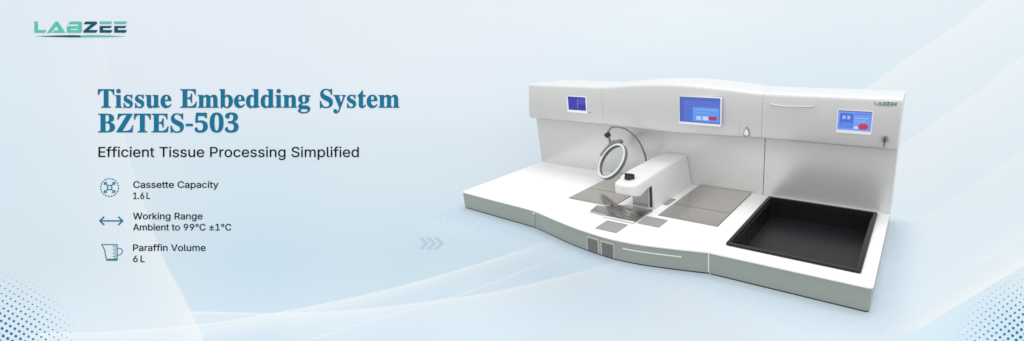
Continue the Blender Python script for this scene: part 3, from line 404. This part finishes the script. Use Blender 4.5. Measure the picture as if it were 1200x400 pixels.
for s, x in ((1, 117.3), (-1, 143.8)): stroke(bm, [(x + s * 5, 254.2), (x, 259), (x + s * 5, 263.8)], 1.6, pl(.0016))
link('pictogram', bm, ICON, back, 'double headed arrow pictogram', smooth=False)
bm = bmesh.new()
jug = [(119.4, 286.8), (137.4, 286.8), (137.4, 305.2), (125, 305.2), (122.7, 293)]
stroke(bm, jug, 1.0, P_, True)
stroke(bm, [(126, 303.9), (137, 303.9)], 1.2, pl(.0016))
stroke(bm, [(138, 291.2), (141, 291.2), (143.3, 292.8), (143.6, 295.2), (142.4, 297.8), (140, 299), (138, 299.2)], .9, P_)
for k in range(8): stroke(bm, [(132.2 if k % 2 == 0 else 134, 288.7 + k * 2), (136, 288.7 + k * 2)], .75, P_)
link('pictogram', bm, ICON, back, 'measuring jug pictogram', smooth=False)

# the logo, drawn in a 1000 x 180 box
LOGO_MINT = [[(0, 0), (36, 0), (36, 92), (128, 92), (112, 122), (0, 122)],
 [(136, 122), (222, 8), (236, 0), (252, 0), (334, 122), (198, 122), (217, 95), (262, 95), (236, 48), (180, 122)],
 [(378, 10), (390, 0), (500, 0), (512, 12), (512, 50), (504, 60), (512, 70), (512, 108), (500, 122), (350, 122), (350, 50), (472, 50), (472, 30), (360, 30)],
 [(704, 0), (842, 0), (824, 28), (704, 28)], [(862, 0), (1000, 0), (982, 28), (862, 28)]]
LOGO_HOLE = {2: [(390, 78), (472, 78), (472, 92), (390, 92)]}
LOGO_DEEP = [[(552, 0), (668, 0), (678, 14), (672, 28), (586, 92), (686, 92), (664, 122), (530, 122), (530, 100), (612, 30), (530, 30)],
 [(704, 48), (838, 48), (820, 72), (742, 72), (742, 92), (846, 92), (826, 122), (704, 122)], [(862, 48), (996, 48), (978, 72), (900, 72), (900, 92), (1000, 92), (982, 122), (862, 122)]]
def logo(parent, place, mint, deep, name='logo', k=1.0):
    bm = bmesh.new()
    for i, l in enumerate(LOGO_MINT): flat(bm, [l] + ([LOGO_HOLE[i]] if i in LOGO_HOLE else []), place)
    flat(bm, [[(500, 150), (620, 146), (800, 150), (1000, 160), (800, 169), (500, 172)]], place)
    o = link(name, bm, mint, parent, smooth=False)
    bm = bmesh.new()
    for l in LOGO_DEEP: flat(bm, [l], place)
    flat(bm, [[(0, 160), (200, 152), (400, 147), (499, 150), (499, 172), (400, 172), (200, 167)]], place)
    link('lettering', bm, deep, o, smooth=False)
    return o
logo(back, lambda x, y: ((40.5 + x * .1085) * U, -(25.4 + y * .1085) * U, .0012), MINT, DEEP)

# the faint arrows and the two halftone corners
bm = bmesh.new()
for k in range(3):
    for r_ in range(9):
        t = r_ / 8; y = 279.2 + t * 12.2; off = 6.2 * (1 - abs(2 * t - 1)); x = 491.3 + 8.9 * k + off
        stroke(bm, [(x, y), (x + 5.2 - abs(2 * t - 1) * .5, y)], .8, P_)
link('chevron_mark', bm, ink('chevron_ink', (184, 209, 226)), back, smooth=False)
for side in (0, 1):
    bm = bmesh.new()
    for i in range(-40, 60):
        for j in range(-40, 60):
            if side == 0: x = 2.7 + 5.35 * i + 4.15 * j; y = 385 + 3.05 * i - 5.75 * j
            else: x = 1192.6 - 5.2 * i - 4.3 * j; y = 381 + 3.6 * i - 5.3 * j
            if side == 0: dd = math.hypot(x + 6, (y - 405) * 1.12) / 108
            else: dd = math.hypot(x - 1206, (y - 405) * 1.05) / 98
            if x < -30 or x > 1230 or y > 430: continue
            r_ = 2.15 * (1 - dd ** 1.15)
            if r_ < .22: continue
            w = [(x + r_ * math.cos(a), y + r_ * math.sin(a)) for a in [2 * math.pi * k / 10 for k in range(10)]]
            bm.faces.new([bm.verts.new(P_(*p)) for p in w])
    link('dot_pattern', bm, ink('dot_ink', (40, 124, 164)), back, smooth=False)

# ---------------------------------------------------------------- the sheet the machine stands on
bm = bmesh.new()
SX0, SX1, SY0, SY1 = -.13, 1.64, -.25, .67
sh = rrect(SX0, SX1, SY0, SY1, .03)
prism(bm, [sh], -.0062, -.0056)
gm = bpy.data.materials.new('frosted_acrylic'); gm.use_nodes = True
nt = gm.node_tree; nt.nodes.clear()
out = nt.nodes.new('ShaderNodeOutputMaterial'); mx = nt.nodes.new('ShaderNodeMixShader'); tr = nt.nodes.new('ShaderNodeBsdfTransparent'); df = nt.nodes.new('ShaderNodeBsdfDiffuse')
df.inputs['Color'].default_value = (*SHEET_COL, 1); mx.inputs['Fac'].default_value = SHEET_FAC
nt.links.new(tr.outputs[0], mx.inputs[1]); nt.links.new(df.outputs[0], mx.inputs[2]); nt.links.new(mx.outputs[0], out.inputs['Surface'])
# the frosting thins out to a clear rim
tc = nt.nodes.new('ShaderNodeTexCoord'); sx = nt.nodes.new('ShaderNodeSeparateXYZ'); nt.links.new(tc.outputs['Object'], sx.inputs[0])
def mth(op, a, b):
    n_ = nt.nodes.new('ShaderNodeMath'); n_.operation = op
    for k, v in enumerate((a, b)):
        if isinstance(v, (int, float)): n_.inputs[k].default_value = v
        else: nt.links.new(v, n_.inputs[k])
    return n_.outputs[0]
def ramp(v, w_):
    r_ = nt.nodes.new('ShaderNodeMapRange'); r_.interpolation_type = 'SMOOTHSTEP'; r_.inputs['From Min'].default_value = .004; r_.inputs['From Max'].default_value = w_
    nt.links.new(v, r_.inputs['Value']); return r_.outputs['Result']
fx = mth('MULTIPLY', ramp(mth('SUBTRACT', sx.outputs['X'], SX0), .13), ramp(mth('SUBTRACT', SX1, sx.outputs['X']), .13))
fyy_ = mth('MULTIPLY', ramp(mth('SUBTRACT', sx.outputs['Y'], SY0), .20), ramp(mth('SUBTRACT', SY1, sx.outputs['Y']), .06))
nt.links.new(mth('MULTIPLY', mth('MULTIPLY', fx, fyy_), SHEET_FAC), mx.inputs['Fac'])
tt = link('tabletop', bm, gm, smooth=False); tt['kind'] = 'structure'; tt['label'] = 'frosted clear sheet under the machine'

# ---------------------------------------------------------------- the machine
W, D, H0, YB = 1.5, .486, .066, .612
YF, ZB, ZT = .437, .290, .451
XA, XB = .412, 1.0837
root = bpy.data.objects.new('tissue_embedding_machine', None); COL.objects.link(root); root.location = (0, 0, 0)
root['label'] = 'wide white laboratory embedding machine with three screens, a dispenser arm and a black tray'
root['category'] = 'laboratory machine'

FR = catmull([(0, .004, 0), (.20, -.008, 0), (.33, -.014, 0), (.412, -.021, 0), (.498, -.041, 0), (.578, -.060, 0), (.661, -.076, 0), (.751, -.0865, 0), (.808, -.0885, 0), (.873, -.083, 0),
              (.938, -.071, 0), (1.0, -.057, 0), (1.0837, -.036, 0)], 5)
def fy(x): return float(np.interp(x, [p.x for p in FR], [p.y for p in FR])) if x <= XB else -.036 + (x - XB) * .012
def span(x0, x1, n=40): return [x0 + (x1 - x0) * i / n for i in range(n + 1)]
G = .0012
TX0, TX1, TY0, TY1 = 1.110, 1.467, .027, .466
for i, (x0, x1) in enumerate(((0, XA), (XA, XB), (XB, W))):
    a, b = x0 + (G if i else 0), x1 - (G if i < 2 else 0)
    def corner(pts, r=.010):
        if i != 2: return pts
        X, Y = pts[-1]; out = [p for p in pts if p[0] < X - r - .001]
        return out + [(X - r + r * math.sin(t), Y + r - r * math.cos(t)) for t in [math.pi / 2 * k / 6 for k in range(7)]]
    xs = span(x0 + (.0002 if i else 0), x1 - (.0002 if i < 2 else 0))
    # worktop
    bm = bmesh.new()
    hole = [list(reversed(rrect(TX0 + .004, TX1 - .004, TY0 + .004, TY1 - .004, .008)))] if i == 2 else []
    front = corner([(x, fy(x)) for x in xs])
    prism(bm, [front + [(xs[-1], YB), (xs[0], YB)]] + hole, H0 - .004, H0 - .0016)
    front2 = [(x - (.0012 if i == 2 and k > len(front) - 6 else 0), y + .0016) for k, (x, y) in enumerate(front)]
    prism(bm, [front2 + [(front2[-1][0], YB - .001), (xs[0], YB - .001)]] + hole, H0 - .0015, H0)
    link('worktop', bm, WORK, root, smooth=False)
    # fascia: front strip plus the outer ends and the back
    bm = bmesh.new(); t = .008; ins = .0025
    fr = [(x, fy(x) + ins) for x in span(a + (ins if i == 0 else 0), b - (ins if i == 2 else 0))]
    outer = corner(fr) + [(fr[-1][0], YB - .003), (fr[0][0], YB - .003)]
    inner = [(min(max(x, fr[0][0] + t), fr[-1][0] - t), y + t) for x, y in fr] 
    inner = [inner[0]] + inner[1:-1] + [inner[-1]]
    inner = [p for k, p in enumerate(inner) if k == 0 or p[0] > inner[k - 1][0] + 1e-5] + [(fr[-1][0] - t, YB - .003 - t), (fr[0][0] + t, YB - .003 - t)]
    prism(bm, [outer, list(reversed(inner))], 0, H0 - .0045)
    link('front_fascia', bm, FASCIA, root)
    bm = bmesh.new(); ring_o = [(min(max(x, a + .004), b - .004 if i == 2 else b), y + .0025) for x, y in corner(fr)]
    prism(bm, [ring_o + [(ring_o[-1][0], YB - .01), (ring_o[0][0], YB - .01)]], -.0050, -.0002); link('base_shadow_strip', bm, GAP, root)  # dark strip added below the fascia in place of the contact shadow
    for fx in (a + .05, b - .05):
        for fyy in (fy(fx) + .05, YB - .05):
            bm = bmesh.new(); tube(bm, [(fx, fyy, -.0055), (fx, fyy, -.0040)], .014, 16); link('foot', bm, BLACK, root)
    # back wall
    bm = bmesh.new(); lx = -.012 if i == 0 else 0
    loft(bm, [[(a + lx * (z - H0) / (ZB - H0), y, z) if k in (0, 3) else (b, y, z) for k, y in enumerate((D, D, YB, YB))] for z in (H0 + .0005, .12, .2, ZB + .003)])
    link('wall_panel', bm, WALLM, root)
    # control head
    bm = bmesh.new(); rings = []
    ha, hb = x0 + (.0004 if i else 0), x1 - (.0004 if i < 2 else 0)
    for x in span(ha, hb, 48 if i == 1 else 8):
        if i == 1:
            s = math.sin(math.pi * (x - XA) / (XB - XA))
            sz = s ** 1.15 * .0245; yf = YF - .034 * s ** 1.3
        else: sz = 0; yf = YF
        zt = ZT + sz; r = .013; pr = []
        pr += [(YB, ZB), (yf + .010, ZB), (yf + .003, ZB + .004), (yf, ZB + .011)]
        for k in range(7):
            an = math.pi - math.pi / 2 * k / 6; pr.append((yf + r + r * math.cos(an), zt - r + r * math.sin(an)))
        pr += [(YB - .006, zt + .001), (YB, zt - .006)]
        dx = (lambda y, z: .075 * (y - YF) / (YB - YF) + (z - ZB) * .11 - .010) if i == 0 else (lambda y, z: 0)
        f_ = 1 - (x - ha) / (hb - ha)
        rings.append([(x + dx(y, z) * f_, y, z) for y, z in pr])
    loft(bm, rings); link('control_head', bm, HEAD, root)

# seam covers between the sections
BX('seam_strip', XA - .001, XA + .001, D + .0006, YB - .01, H0 + .002, ZB + .1, WALLM, root, 0)
BX('seam_strip', XB - .001, XB + .001, D + .004, YB - .01, H0 + .01, ZB + .1, GAP, root, 0)
def head_y(x):
    if x < XA or x > XB: return YF
    return YF - .034 * math.sin(math.pi * (x - XA) / (XB - XA)) ** 1.3

# screens
def screen(x0, x1, z0, z1, y, frame, rim_low, parts, glass):
    """parts: (name, material, x0,x1,z0,z1 fractions, kind)"""
    bm = bmesh.new()
    ox0, ox1, oz0, oz1 = x0 - frame, x1 + frame, z0 - rim_low, z1 + frame * .6
    def pf(px_, pz_, yy): return (px_, yy, pz_)
    o1 = rrect(ox0, ox1, oz0, oz1, .004, 3); i1 = rrect(x0, x1, z0, z1, .001, 3)
    rings = [[pf(*p, y + .010) for p in o1], [pf(*p, y - .0035) for p in o1], [pf(*p, y - .0035) for p in i1], [pf(*p, y + .010) for p in i1]]
    loft(bm, rings, True, False)
    sb = link('screen', bm, BEZEL, root)
    bm = bmesh.new(); box(bm, x0 + .0002, x1 - .0002, y - .0008, y + .003, z0 + .0002, z1 - .0002); link('display', bm, glass, sb)
    for k, (nm, m_, a, b, c, d_, kind) in enumerate(parts):
        X0, X1 = x0 + (x1 - x0) * a, x0 + (x1 - x0) * b; Z0, Z1 = z0 + (z1 - z0) * c, z0 + (z1 - z0) * d_
        pts = rrect(X0, X1, Z0, Z1, min(X1 - X0, Z1 - Z0) * (.49 if kind else .08), 4)
        bm = bmesh.new(); flat(bm, [pts], lambda x, z, k=k: (x, y - .0012 - .0002 * k, z)); link(nm, bm, m_, sb)
    return sb
screen(.2315, .3275, .3445, .4030, YF, .006, .011, [
    ('menu_panel', pale('violet', (70, 62, 186), .9), .52, .94, .45, .92, 0),
    ('menu_panel', pale('deep_violet', (40, 28, 158), .9), .62, .97, .12, .42, 0),
    ('menu_line', pale('violet_line', (120, 110, 210), .9), .50, .55, .12, .80, 0)], pale('indigo_display', (34, 44, 170), .9))
ym = head_y(.7865) - .0015
screen(.7865, .9455, .3380, .4315, ym, .0022, .008, [
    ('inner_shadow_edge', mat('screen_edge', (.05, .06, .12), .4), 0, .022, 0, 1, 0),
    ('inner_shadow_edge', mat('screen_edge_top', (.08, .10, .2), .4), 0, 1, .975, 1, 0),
    ('menu_panel', pale('sky_panel', (88, 150, 236), .95), .33, .97, .06, .62, 0),
    ('menu_panel', pale('blue_edge', (72, 96, 190), .95), .01, .10, .02, .98, 0),
    ('menu_line', pale('top_bar', (70, 100, 196), .9), .03, .97, .88, .96, 0),
    ('menu_line', pale('pale_line', (140, 180, 240), .9), .36, .93, .52, .55, 0),
    ('menu_line', pale('pale_line2', (120, 168, 240), .9), .36, .80, .40, .43, 0),
    ('readout', pale('pale_readout', (190, 205, 240), .95), .42, .54, .12, .27, 0),
    ('readout', pale('pale_readout2', (205, 215, 245), .95), .58, .71, .12, .27, 0),
    ('red_button', pale('red_key', (176, 32, 84), .95), .73, .92, .13, .29, 1)], pale('blue_display', (76, 108, 204), .95))
screen(1.3265, 1.4235, .3440, .4065, YF, .0025, .010, [
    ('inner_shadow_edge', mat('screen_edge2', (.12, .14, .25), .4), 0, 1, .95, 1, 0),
    ('menu_panel', pale('mid_blue_panel', (62, 104, 208), .95), .06, .46, .12, .86, 0),
    ('menu_panel', pale('lower_blue_panel', (80, 134, 226), .95), .09, .43, .14, .40, 0),
    ('menu_line', pale('title_bar', (90, 132, 228), .95), .5, .96, .80, .90, 0),
    ('menu_line', pale('row_line', (150, 190, 250), .95), .52, .90, .62, .66, 0),
    ('menu_line', pale('row_line2', (140, 182, 248), .95), .52, .82, .48, .52, 0),
    ('readout', pale('white_digits', (172, 190, 244), .9), .14, .23, .56, .74, 0),
    ('readout', pale('white_digits2', (172, 190, 244), .9), .28, .37, .56, .74, 0),
    ('readout', pale('white_block', (206, 226, 250), .95), .50, .62, .10, .22, 0),
    ('red_button', pale('red_key2', (196, 36, 72), .95), .63, .92, .08, .38, 1)], pale('bright_blue_display', (108, 152, 238), .95))

# small fittings on the heads
bm = bmesh.new(); tube(bm, [(.3435, YF + .001, .3375), (.3435, YF - .002, .3375)], .0032, 14); link('indicator_lamp', bm, DROP, root)
yd = head_y(1.0325) - .0025
bm = bmesh.new()
def drop(k, dz=0): return [(1.0325 + k * .0155 * math.sin(t) * (math.sin(t / 2) ** 1.25), .3135 + dz + k * .019 * math.cos(t)) for t in [2 * math.pi * j / 28 for j in range(28)]]
flat(bm, [drop(1.0)], lambda x, z: (x, yd - .001, z)); dr = link('drop_emblem', bm, DROP, root)
bm = bmesh.new(); flat(bm, [drop(.68, -.001)], lambda x, z: (x, yd - .0018, z)); link('drop_centre', bm, BEZEL, dr)
bm = bmesh.new()
stroke(bm, [(1.021 - .016 * math.sin(t), .3135 + .023 * math.cos(t)) for t in [math.radians(a) for a in range(20, 165, 12)]], .0014, lambda x, z: (x, head_y(x) - .0024, z)); link('emblem_arc', bm, mat('arc_grey', (.58, .58, .58), .4), dr)
# bar handle
bm = bmesh.new(); tube(bm, catmull([(1.113, YF + .002, .4165), (1.118, YF - .010, .4155), (1.14, YF - .014, .4135), (1.18, YF - .015, .4125), (1.22, YF - .014, .4135), (1.244, YF - .010, .4145), (1.249, YF + .002, .4150)], 5), .0030, 10)
link('handle', bm, mat('handle_grey', (.70, .70, .70), .25, metal=.4), root)
# faint drawer joint lines on the right head
for a, b, c, d_ in ((1.098, 1.0986, .30, .437), (1.264, 1.2644, .30, .437)):
    BX('panel_joint', a, b, YF - .0003, YF + .002, c, d_, mat('joint', (.60, .60, .59), .5), root, 0)
# key lock
bm = bmesh.new(); tube(bm, [(1.4650, YF + .002, .3250), (1.4650, YF - .008, .3250)], .0098, 18); lk = link('key_lock', bm, mat('lock_steel', (.36, .36, .36), .3, metal=.7), root)
bm = bmesh.new(); box(bm, 1.4632, 1.4668, YF - .020, YF - .0062, .3190, .3310, .0008); box(bm, 1.4635, 1.4665, YF - .019, YF - .0165, .302, .3185, .0006); link('key', bm, GAP, lk)
logo(root, lambda x, y: (1.4262 + x * .0000612, YF - .0006, .4385 - y * .000075), mat('badge_mint', lin((60, 150, 140)), .4), mat('badge_deep', lin((30, 80, 90)), .4), 'badge')

# grilles and light slot in the curved fascia
def on_front(x, z, out_=.001): return (x, fy(x) + .0025 - out_, z)
def curved(name, x0, x1, z0, z1, m_, parent, o0=.0006, lean=0):
    bm = bmesh.new(); xs = span(x0, x1, 10)
    rings = [[on_front(x, z0 + lean * (x - x0), o0), on_front(x, z1 + lean * (x - x0), o0), on_front(x, z1 + lean * (x - x0), -.003), on_front(x, z0 + lean * (x - x0), -.003)] for x in xs]
    loft(bm, rings); return link(name, bm, m_, parent)
for x0, x1 in ((.690, .732), (.749, .793)):
    v = curved('vent', x0 - .0035, x1 + .0035, .0012, .0500, VFRAME, root, .0008)
    curved('grille', x0, x1, .0015, .0455, VENT, v, .0016)
    for k in range(6): curved('slat', x0 + .002, x1 - .002, .006 + k * .0065, .0075 + k * .0065, mat('slat_grey', (.17, .175, .17), .5), v, .0022)
curved('trim_or_glint_line', .828, 1.008, .0397, .0424, BEZEL, root, .0014)
curved('trim_or_glint_line', .515, .655, .0405, .0420, mat('fascia_glint', (.40, .43, .39), .4), root, .0012)  # reflection along the left fascia, painted as a slightly paler strip
bm = bmesh.new(); tube(bm, [(XA, fy(XA) + .003, H0 - .010), (XA, fy(XA) - .0015, H0 - .010)], .0035, 12); link('seam_pin', bm, BEZEL, root)
curved('seam_cover', XB - .0012, XB + .0012, .002, H0 - .005, BEZEL, root, .0008)

# hot plates
def plate(x0, x1, y0, y1, seam):
    bm = bmesh.new(); prism(bm, [rrect(x0, x1, y0, y1, .002, 2)], H0 + .0004, H0 + .0026); p = link('hot_plate', bm, STEEL, root)
    BX('plate_gasket', x0 - .0008, x1 + .0012, y0 - .0006, y1 + .0035, H0 + .0002, H0 + .0014, GAP, p, 0)
    BX('plate_joint', x0 + .001, x1 - .001, seam - .0009, seam + .0009, H0 + .002, H0 + .0030, mat('joint_brown', (.13, .12, .10), .5), p, 0)
plate(.445, .6475, .137, .480, .262); plate(.830, 1.041, .139, .478, .2555)
# cold spot plate with a cut corner and a raised front lip
bm = bmesh.new()
out_l = [(.604, .054), (.6735, .050), (.794, .050), (.797, .1615), (.690, .164), (.664, .150), (.640, .122), (.592, .113)]
prism(bm, [out_l], H0 + .001, H0 + .0065); bmesh.ops.bevel(bm, geom=[e for e in bm.edges if all(v.co.z > H0 + .006 for v in e.verts) and len(e.link_faces) == 2 and abs(e.link_faces[0].normal.dot(e.link_faces[1].normal)) < .5], offset=.002, segments=2, affect='EDGES')
cp = link('cooling_plate', bm, STEEL2, root)
bm = bmesh.new(); box(bm, .670, .792, .0385, .0455, H0 + .0002, H0 + .0060, .0015); link('lip', bm, WHITE, cp)
for x0, x1, y0, y1 in ((.700, .781, -.048, .022), (.8005, .8795, .0485, .1125), (.7975, .8170, .234, .300)):
    bm = bmesh.new(); prism(bm, [rrect(x0, x1, y0, y1, .003, 3)], H0 + .0004, H0 + .0022); link('grey_pad', bm, MAT_GREY, root)
bm = bmesh.new(); tube(bm, [(.6455, .134, H0), (.6455, .134, H0 + .010)], [.0035, .0022], 10); link('drain_peg', bm, GAP, root)

# black tray
T0 = .004
bm = bmesh.new()
def rr(o, z, r): return [(x, y, z) for x, y in rrect(TX0 + o, TX1 - o, TY0 + o, TY1 - o, r, 6)]
rings = [rr(.002, H0 - .003, .006), rr(0, H0 + .0015, .007), rr(0, H0 + .0055, .007), rr(.0012, H0 + .0068, .006), rr(.010, H0 + .0068, .006), rr(.0115, H0 + .006, .008),
         rr(.0125, H0 - .004, .008), rr(.0165, H0 - .004, .008), rr(.019, T0, .006)]
loft(bm, rings, True, False)
bm.verts.ensure_lookup_table()
tray = link('basin', bm, BLACK, root)
bm = bmesh.new(); prism(bm, [rrect(TX0 + .012, TX1 - .012, TY0 + .012, TY1 - .012, .004, 3)], T0 - .003, T0 + .001); link('cold_plate', bm, BLACK2, tray)

# ---------------------------------------------------------------- dispenser
st = [(.484, .668, .781), (.20, .666, .781), (.155, .667, .781), (.135, .671, .780), (.115, .676, .778), (.100, .683, .771), (.088, .693, .760), (.081, .705, .748), (.078, .716, .736)]
def zbot(y): return float(np.interp(y, [.078, .086, .11, .13, .150, .185, .21], [.150, .141, .135, .138, .1455, .1475, .13]))
def ztop(y): return float(np.interp(y, [.078, .080, .084, .092, .16, .25, .484], [.170, .174, .177, .1785, .1825, .188, .187]))
bm = bmesh.new(); rings = []
def sidex(xr, z): return xr + .0015 - (z - .15) * .15
st = [(.484, .668, .781), (.33, .667, .781), (.22, .666, .781), (.1825, .666, .781), (.1820, .666, .781), (.155, .667, .780)] + [(.135 - .057 * math.sin(math.radians(a)), .7275 - .0505 * max(1e-3, 1 - math.sin(math.radians(a)) ** 3.2) ** (1 / 3.2), .7275 + .0505 * max(1e-3, 1 - math.sin(math.radians(a)) ** 3.2) ** (1 / 3.2)) for a in range(0, 90, 8)]
for k, (y, xl, xr) in enumerate(st):
    low = y > .1822; zt = ztop(y); zl = zbot(y); zb = H0 + .0003 if low else zl
    xl += .006 if y < .18 else .003; r = min(.008, (xr - xl) * .45); rb = .0008 if low else min(.007, (xr - xl) * .45)
    xs_ = max(.7015, xl + .02) if low else xl + .5 * (xr - xl)
    sec = [(xs_, zb)]
    for q in range(5):
        a = -math.pi / 2 + math.pi / 2 * q / 4; z = zb + rb + rb * math.sin(a); sec.append((sidex(xr, z) - rb + rb * math.cos(a), z))
    for q in range(6):
        a = math.pi / 2 * q / 5; z = zt - r + r * math.sin(a); sec.append((sidex(xr, z) - r + r * math.cos(a), z))
    for q in range(6):
        a = math.pi / 2 + math.pi / 2 * q / 5; z = zt - r + r * math.sin(a); sec.append((xl + r + r * math.cos(a), z))
    for q in range(5):
        a = math.pi + math.pi / 2 * q / 4; rl = min(.007, (xr - xl) * .45); z = zl + rl + rl * math.sin(a); sec.append((xl + rl + rl * math.cos(a), z))
    sec.append((xs_, zl + (.0002 if low else 0)))
    if not low: sec[-1] = (xs_ - .001, zl)
    rings.append([(x, y, z) for x, z in sec])
loft(bm, rings); disp = link('dispenser', bm, WHITE, root)
BX('recess_panel', .7045, .7665, .1795, .1825, H0 + .004, .149, RECESS, disp, .0008)
BX('slot', .7740, .7835, .1790, .1825, H0 + .006, .149, GAP, disp, .0005)
bm = bmesh.new(); tube(bm, [(.722, .150, H0 + .058), (.722, .150, .140)], [.0035, .006], 12); link('nozzle', bm, CHROME, disp)
bm = bmesh.new(); kx, ky, kz = .7190, .141, .1820; n = 24
rings = []
for z, s in ((0, .90), (.002, 1.0), (.010, .97), (.0125, .90)):
    rings.append([(kx + s * 0.0185 * (1 + .05 * math.cos(6 * t)) * math.cos(t), ky + s * 0.0185 * (1 + .05 * math.cos(6 * t)) * math.sin(t), kz + z) for t in [2 * math.pi * k / n for k in range(n)]])
loft(bm, rings); box(bm, kx - .018, kx + .018, ky - .005, ky + .005, kz + .0115, kz + .0165, .0015)
link('knob', bm, KNOB, disp)

# ---------------------------------------------------------------- magnifier lamp
Cn = Vector((.5203, .33, .1709)); Aax = Vector((.3665, .4914, .7883)).normalized(); Nn = Vector((-.3506, -.7111, .6063)); Nn = (Nn - Aax * Nn.dot(Aax)).normalized(); Bax = Nn.cross(Aax).normalized()
if Bax.dot(UPV) < 0: pass
def ringpt(rad, t, h): return Cn + Aax * rad * math.cos(t) + Bax * rad * math.sin(t) + Nn * h
def annulus(bm, ri, ro, h0, h1, n=56, a0=0, a1=2 * math.pi):
    full = abs(a1 - a0 - 2 * math.pi) < 1e-6; m_ = n if full else n + 1; rings = []
    for k in range(m_):
        t = a0 + (a1 - a0) * k / n
        rings.append([ringpt(ri, t, h0), ringpt(ro, t, h0), ringpt(ro, t, h1), ringpt(ri, t, h1)])
    if full: rings.append(rings[0])
    loft(bm, rings, True, not full)
    if full: bmesh.ops.remove_doubles(bm, verts=bm.verts, dist=1e-6)
mag = bpy.data.objects.new('magnifier', None); COL.objects.link(mag); mag.parent = root
def mk(name, ri, ro, h0, h1, m_, **k):
    bm = bmesh.new(); annulus(bm, ri, ro, h0, h1, **k); return link(name, bm, m_, mag)
mk('lamp_ring', .0685, .0775, -.006, .006, RINGW)
mk('outer_rim', .0777, .0792, -.008, .003, RINGD)
mk('inner_rim', .0668, .0683, -.008, .004, RINGD)
bm = bmesh.new(); tube(bm, [Cn - Nn * .0015, Cn + Nn * .0015], .0667, 48)
lg = bpy.data.materials.new('lens_glass'); lg.use_nodes = True; nt = lg.node_tree; nt.nodes.clear()
out = nt.nodes.new('ShaderNodeOutputMaterial'); mx = nt.nodes.new('ShaderNodeMixShader'); tr = nt.nodes.new('ShaderNodeBsdfTransparent'); gl = nt.nodes.new('ShaderNodeBsdfGlossy')
tr.inputs['Color'].default_value = (.93, .94, .94, 1); gl.inputs['Roughness'].default_value = .05; mx.inputs['Fac'].default_value = .06
nt.links.new(tr.outputs[0], mx.inputs[1]); nt.links.new(gl.outputs[0], mx.inputs[2]); nt.links.new(mx.outputs[0], out.inputs['Surface'])
link('lens', bm, lg, mag)
# bracket on the upper left of the ring: sits on the side whose angle points up-left in the room
tb = MAG_ANG
mk('bracket', .0800, .0950, -.009, .007, BRACKET, n=18, a0=tb - .72, a1=tb + .72)
bm = bmesh.new(); pk = ringpt(.105, tb - .1, 0)
loft(bm, [[ringpt(.092, tb - .42, -.007), ringpt(.092, tb + .30, -.007), ringpt(.092, tb + .30, .006), ringpt(.092, tb - .42, .006)],
          [ringpt(.106, tb - .14, -.004), ringpt(.106, tb + .04, -.004), ringpt(.106, tb + .04, .004), ringpt(.106, tb - .14, .004)]]); link('bracket_peak', bm, BRACKET, mag)
bm = bmesh.new(); tube(bm, [(.503, .340, .2911), (.5050, .336, .276), (.5128, .331, .258), (.5150, .330, .246)], .0048, 10); link('link_rod', bm, RINGD, mag)
bm = bmesh.new(); tube(bm, [(.4960, .328, .2700), (.4975, .331, .2722), (.5060, .341, .2790), (.5080, .343, .2805)], [.008, .0115, .0105, .007], 16); link('clamp_knob', bm, KNOB, mag)
bm = bmesh.new()
arm = [(.632, .442, .0665), (.628, .438, .11), (.6204, .43, .151), (.623, .42, .1773), (.6216, .41, .2009), (.6128, .4, .2341), (.5943, .39, .2659), (.5697, .38, .2901), (.5486, .37, .3015), (.5271, .36, .3059), (.5091, .35, .3017), (.503, .34, .2911)]
tube(bm, catmull(arm, 6), .0033, 10); link('gooseneck', bm, CABLE, mag)
bm = bmesh.new(); tube(bm, [(.632, .442, H0), (.632, .442, H0 + .012)], .012, 16); link('gooseneck_base', bm, CHROME, mag)

# ---------------------------------------------------------------- light
w = bpy.data.worlds.new('World'); sc.world = w; w.use_nodes = True
nt = w.node_tree; bg = nt.nodes['Background']; bg.inputs['Strength'].default_value = WORLD
tc = nt.nodes.new('ShaderNodeTexCoord'); sp_ = nt.nodes.new('ShaderNodeSeparateXYZ'); mr = nt.nodes.new('ShaderNodeMapRange'); mr.interpolation_type = 'SMOOTHSTEP'
mr.inputs['From Min'].default_value = -.45; mr.inputs['From Max'].default_value = .35
mr.inputs['To Min'].default_value = W_LOW; mr.inputs['To Max'].default_value = W_HIGH
nt.links.new(tc.outputs['Generated'], sp_.inputs[0]); nt.links.new(sp_.outputs['Z'], mr.inputs['Value']); nt.links.new(mr.outputs['Result'], bg.inputs['Color'])
def lamp(name, loc, target, size, power, col_=(1, 1, 1), spread=180):
    ld = bpy.data.lights.new(name, 'AREA'); ld.shape = 'RECTANGLE'; ld.size, ld.size_y = size; ld.energy = power; ld.color = col_; ld.spread = math.radians(spread)
    o = bpy.data.objects.new(name, ld); COL.objects.link(o); o.location = loc
    o.rotation_euler = (Vector(target) - Vector(loc)).to_track_quat('-Z', 'Y').to_euler(); return o
lamp('overhead_softbox', (.75, 3.2, 12.0), (.75, .25, 0), (4.0, 4.0), KEY)
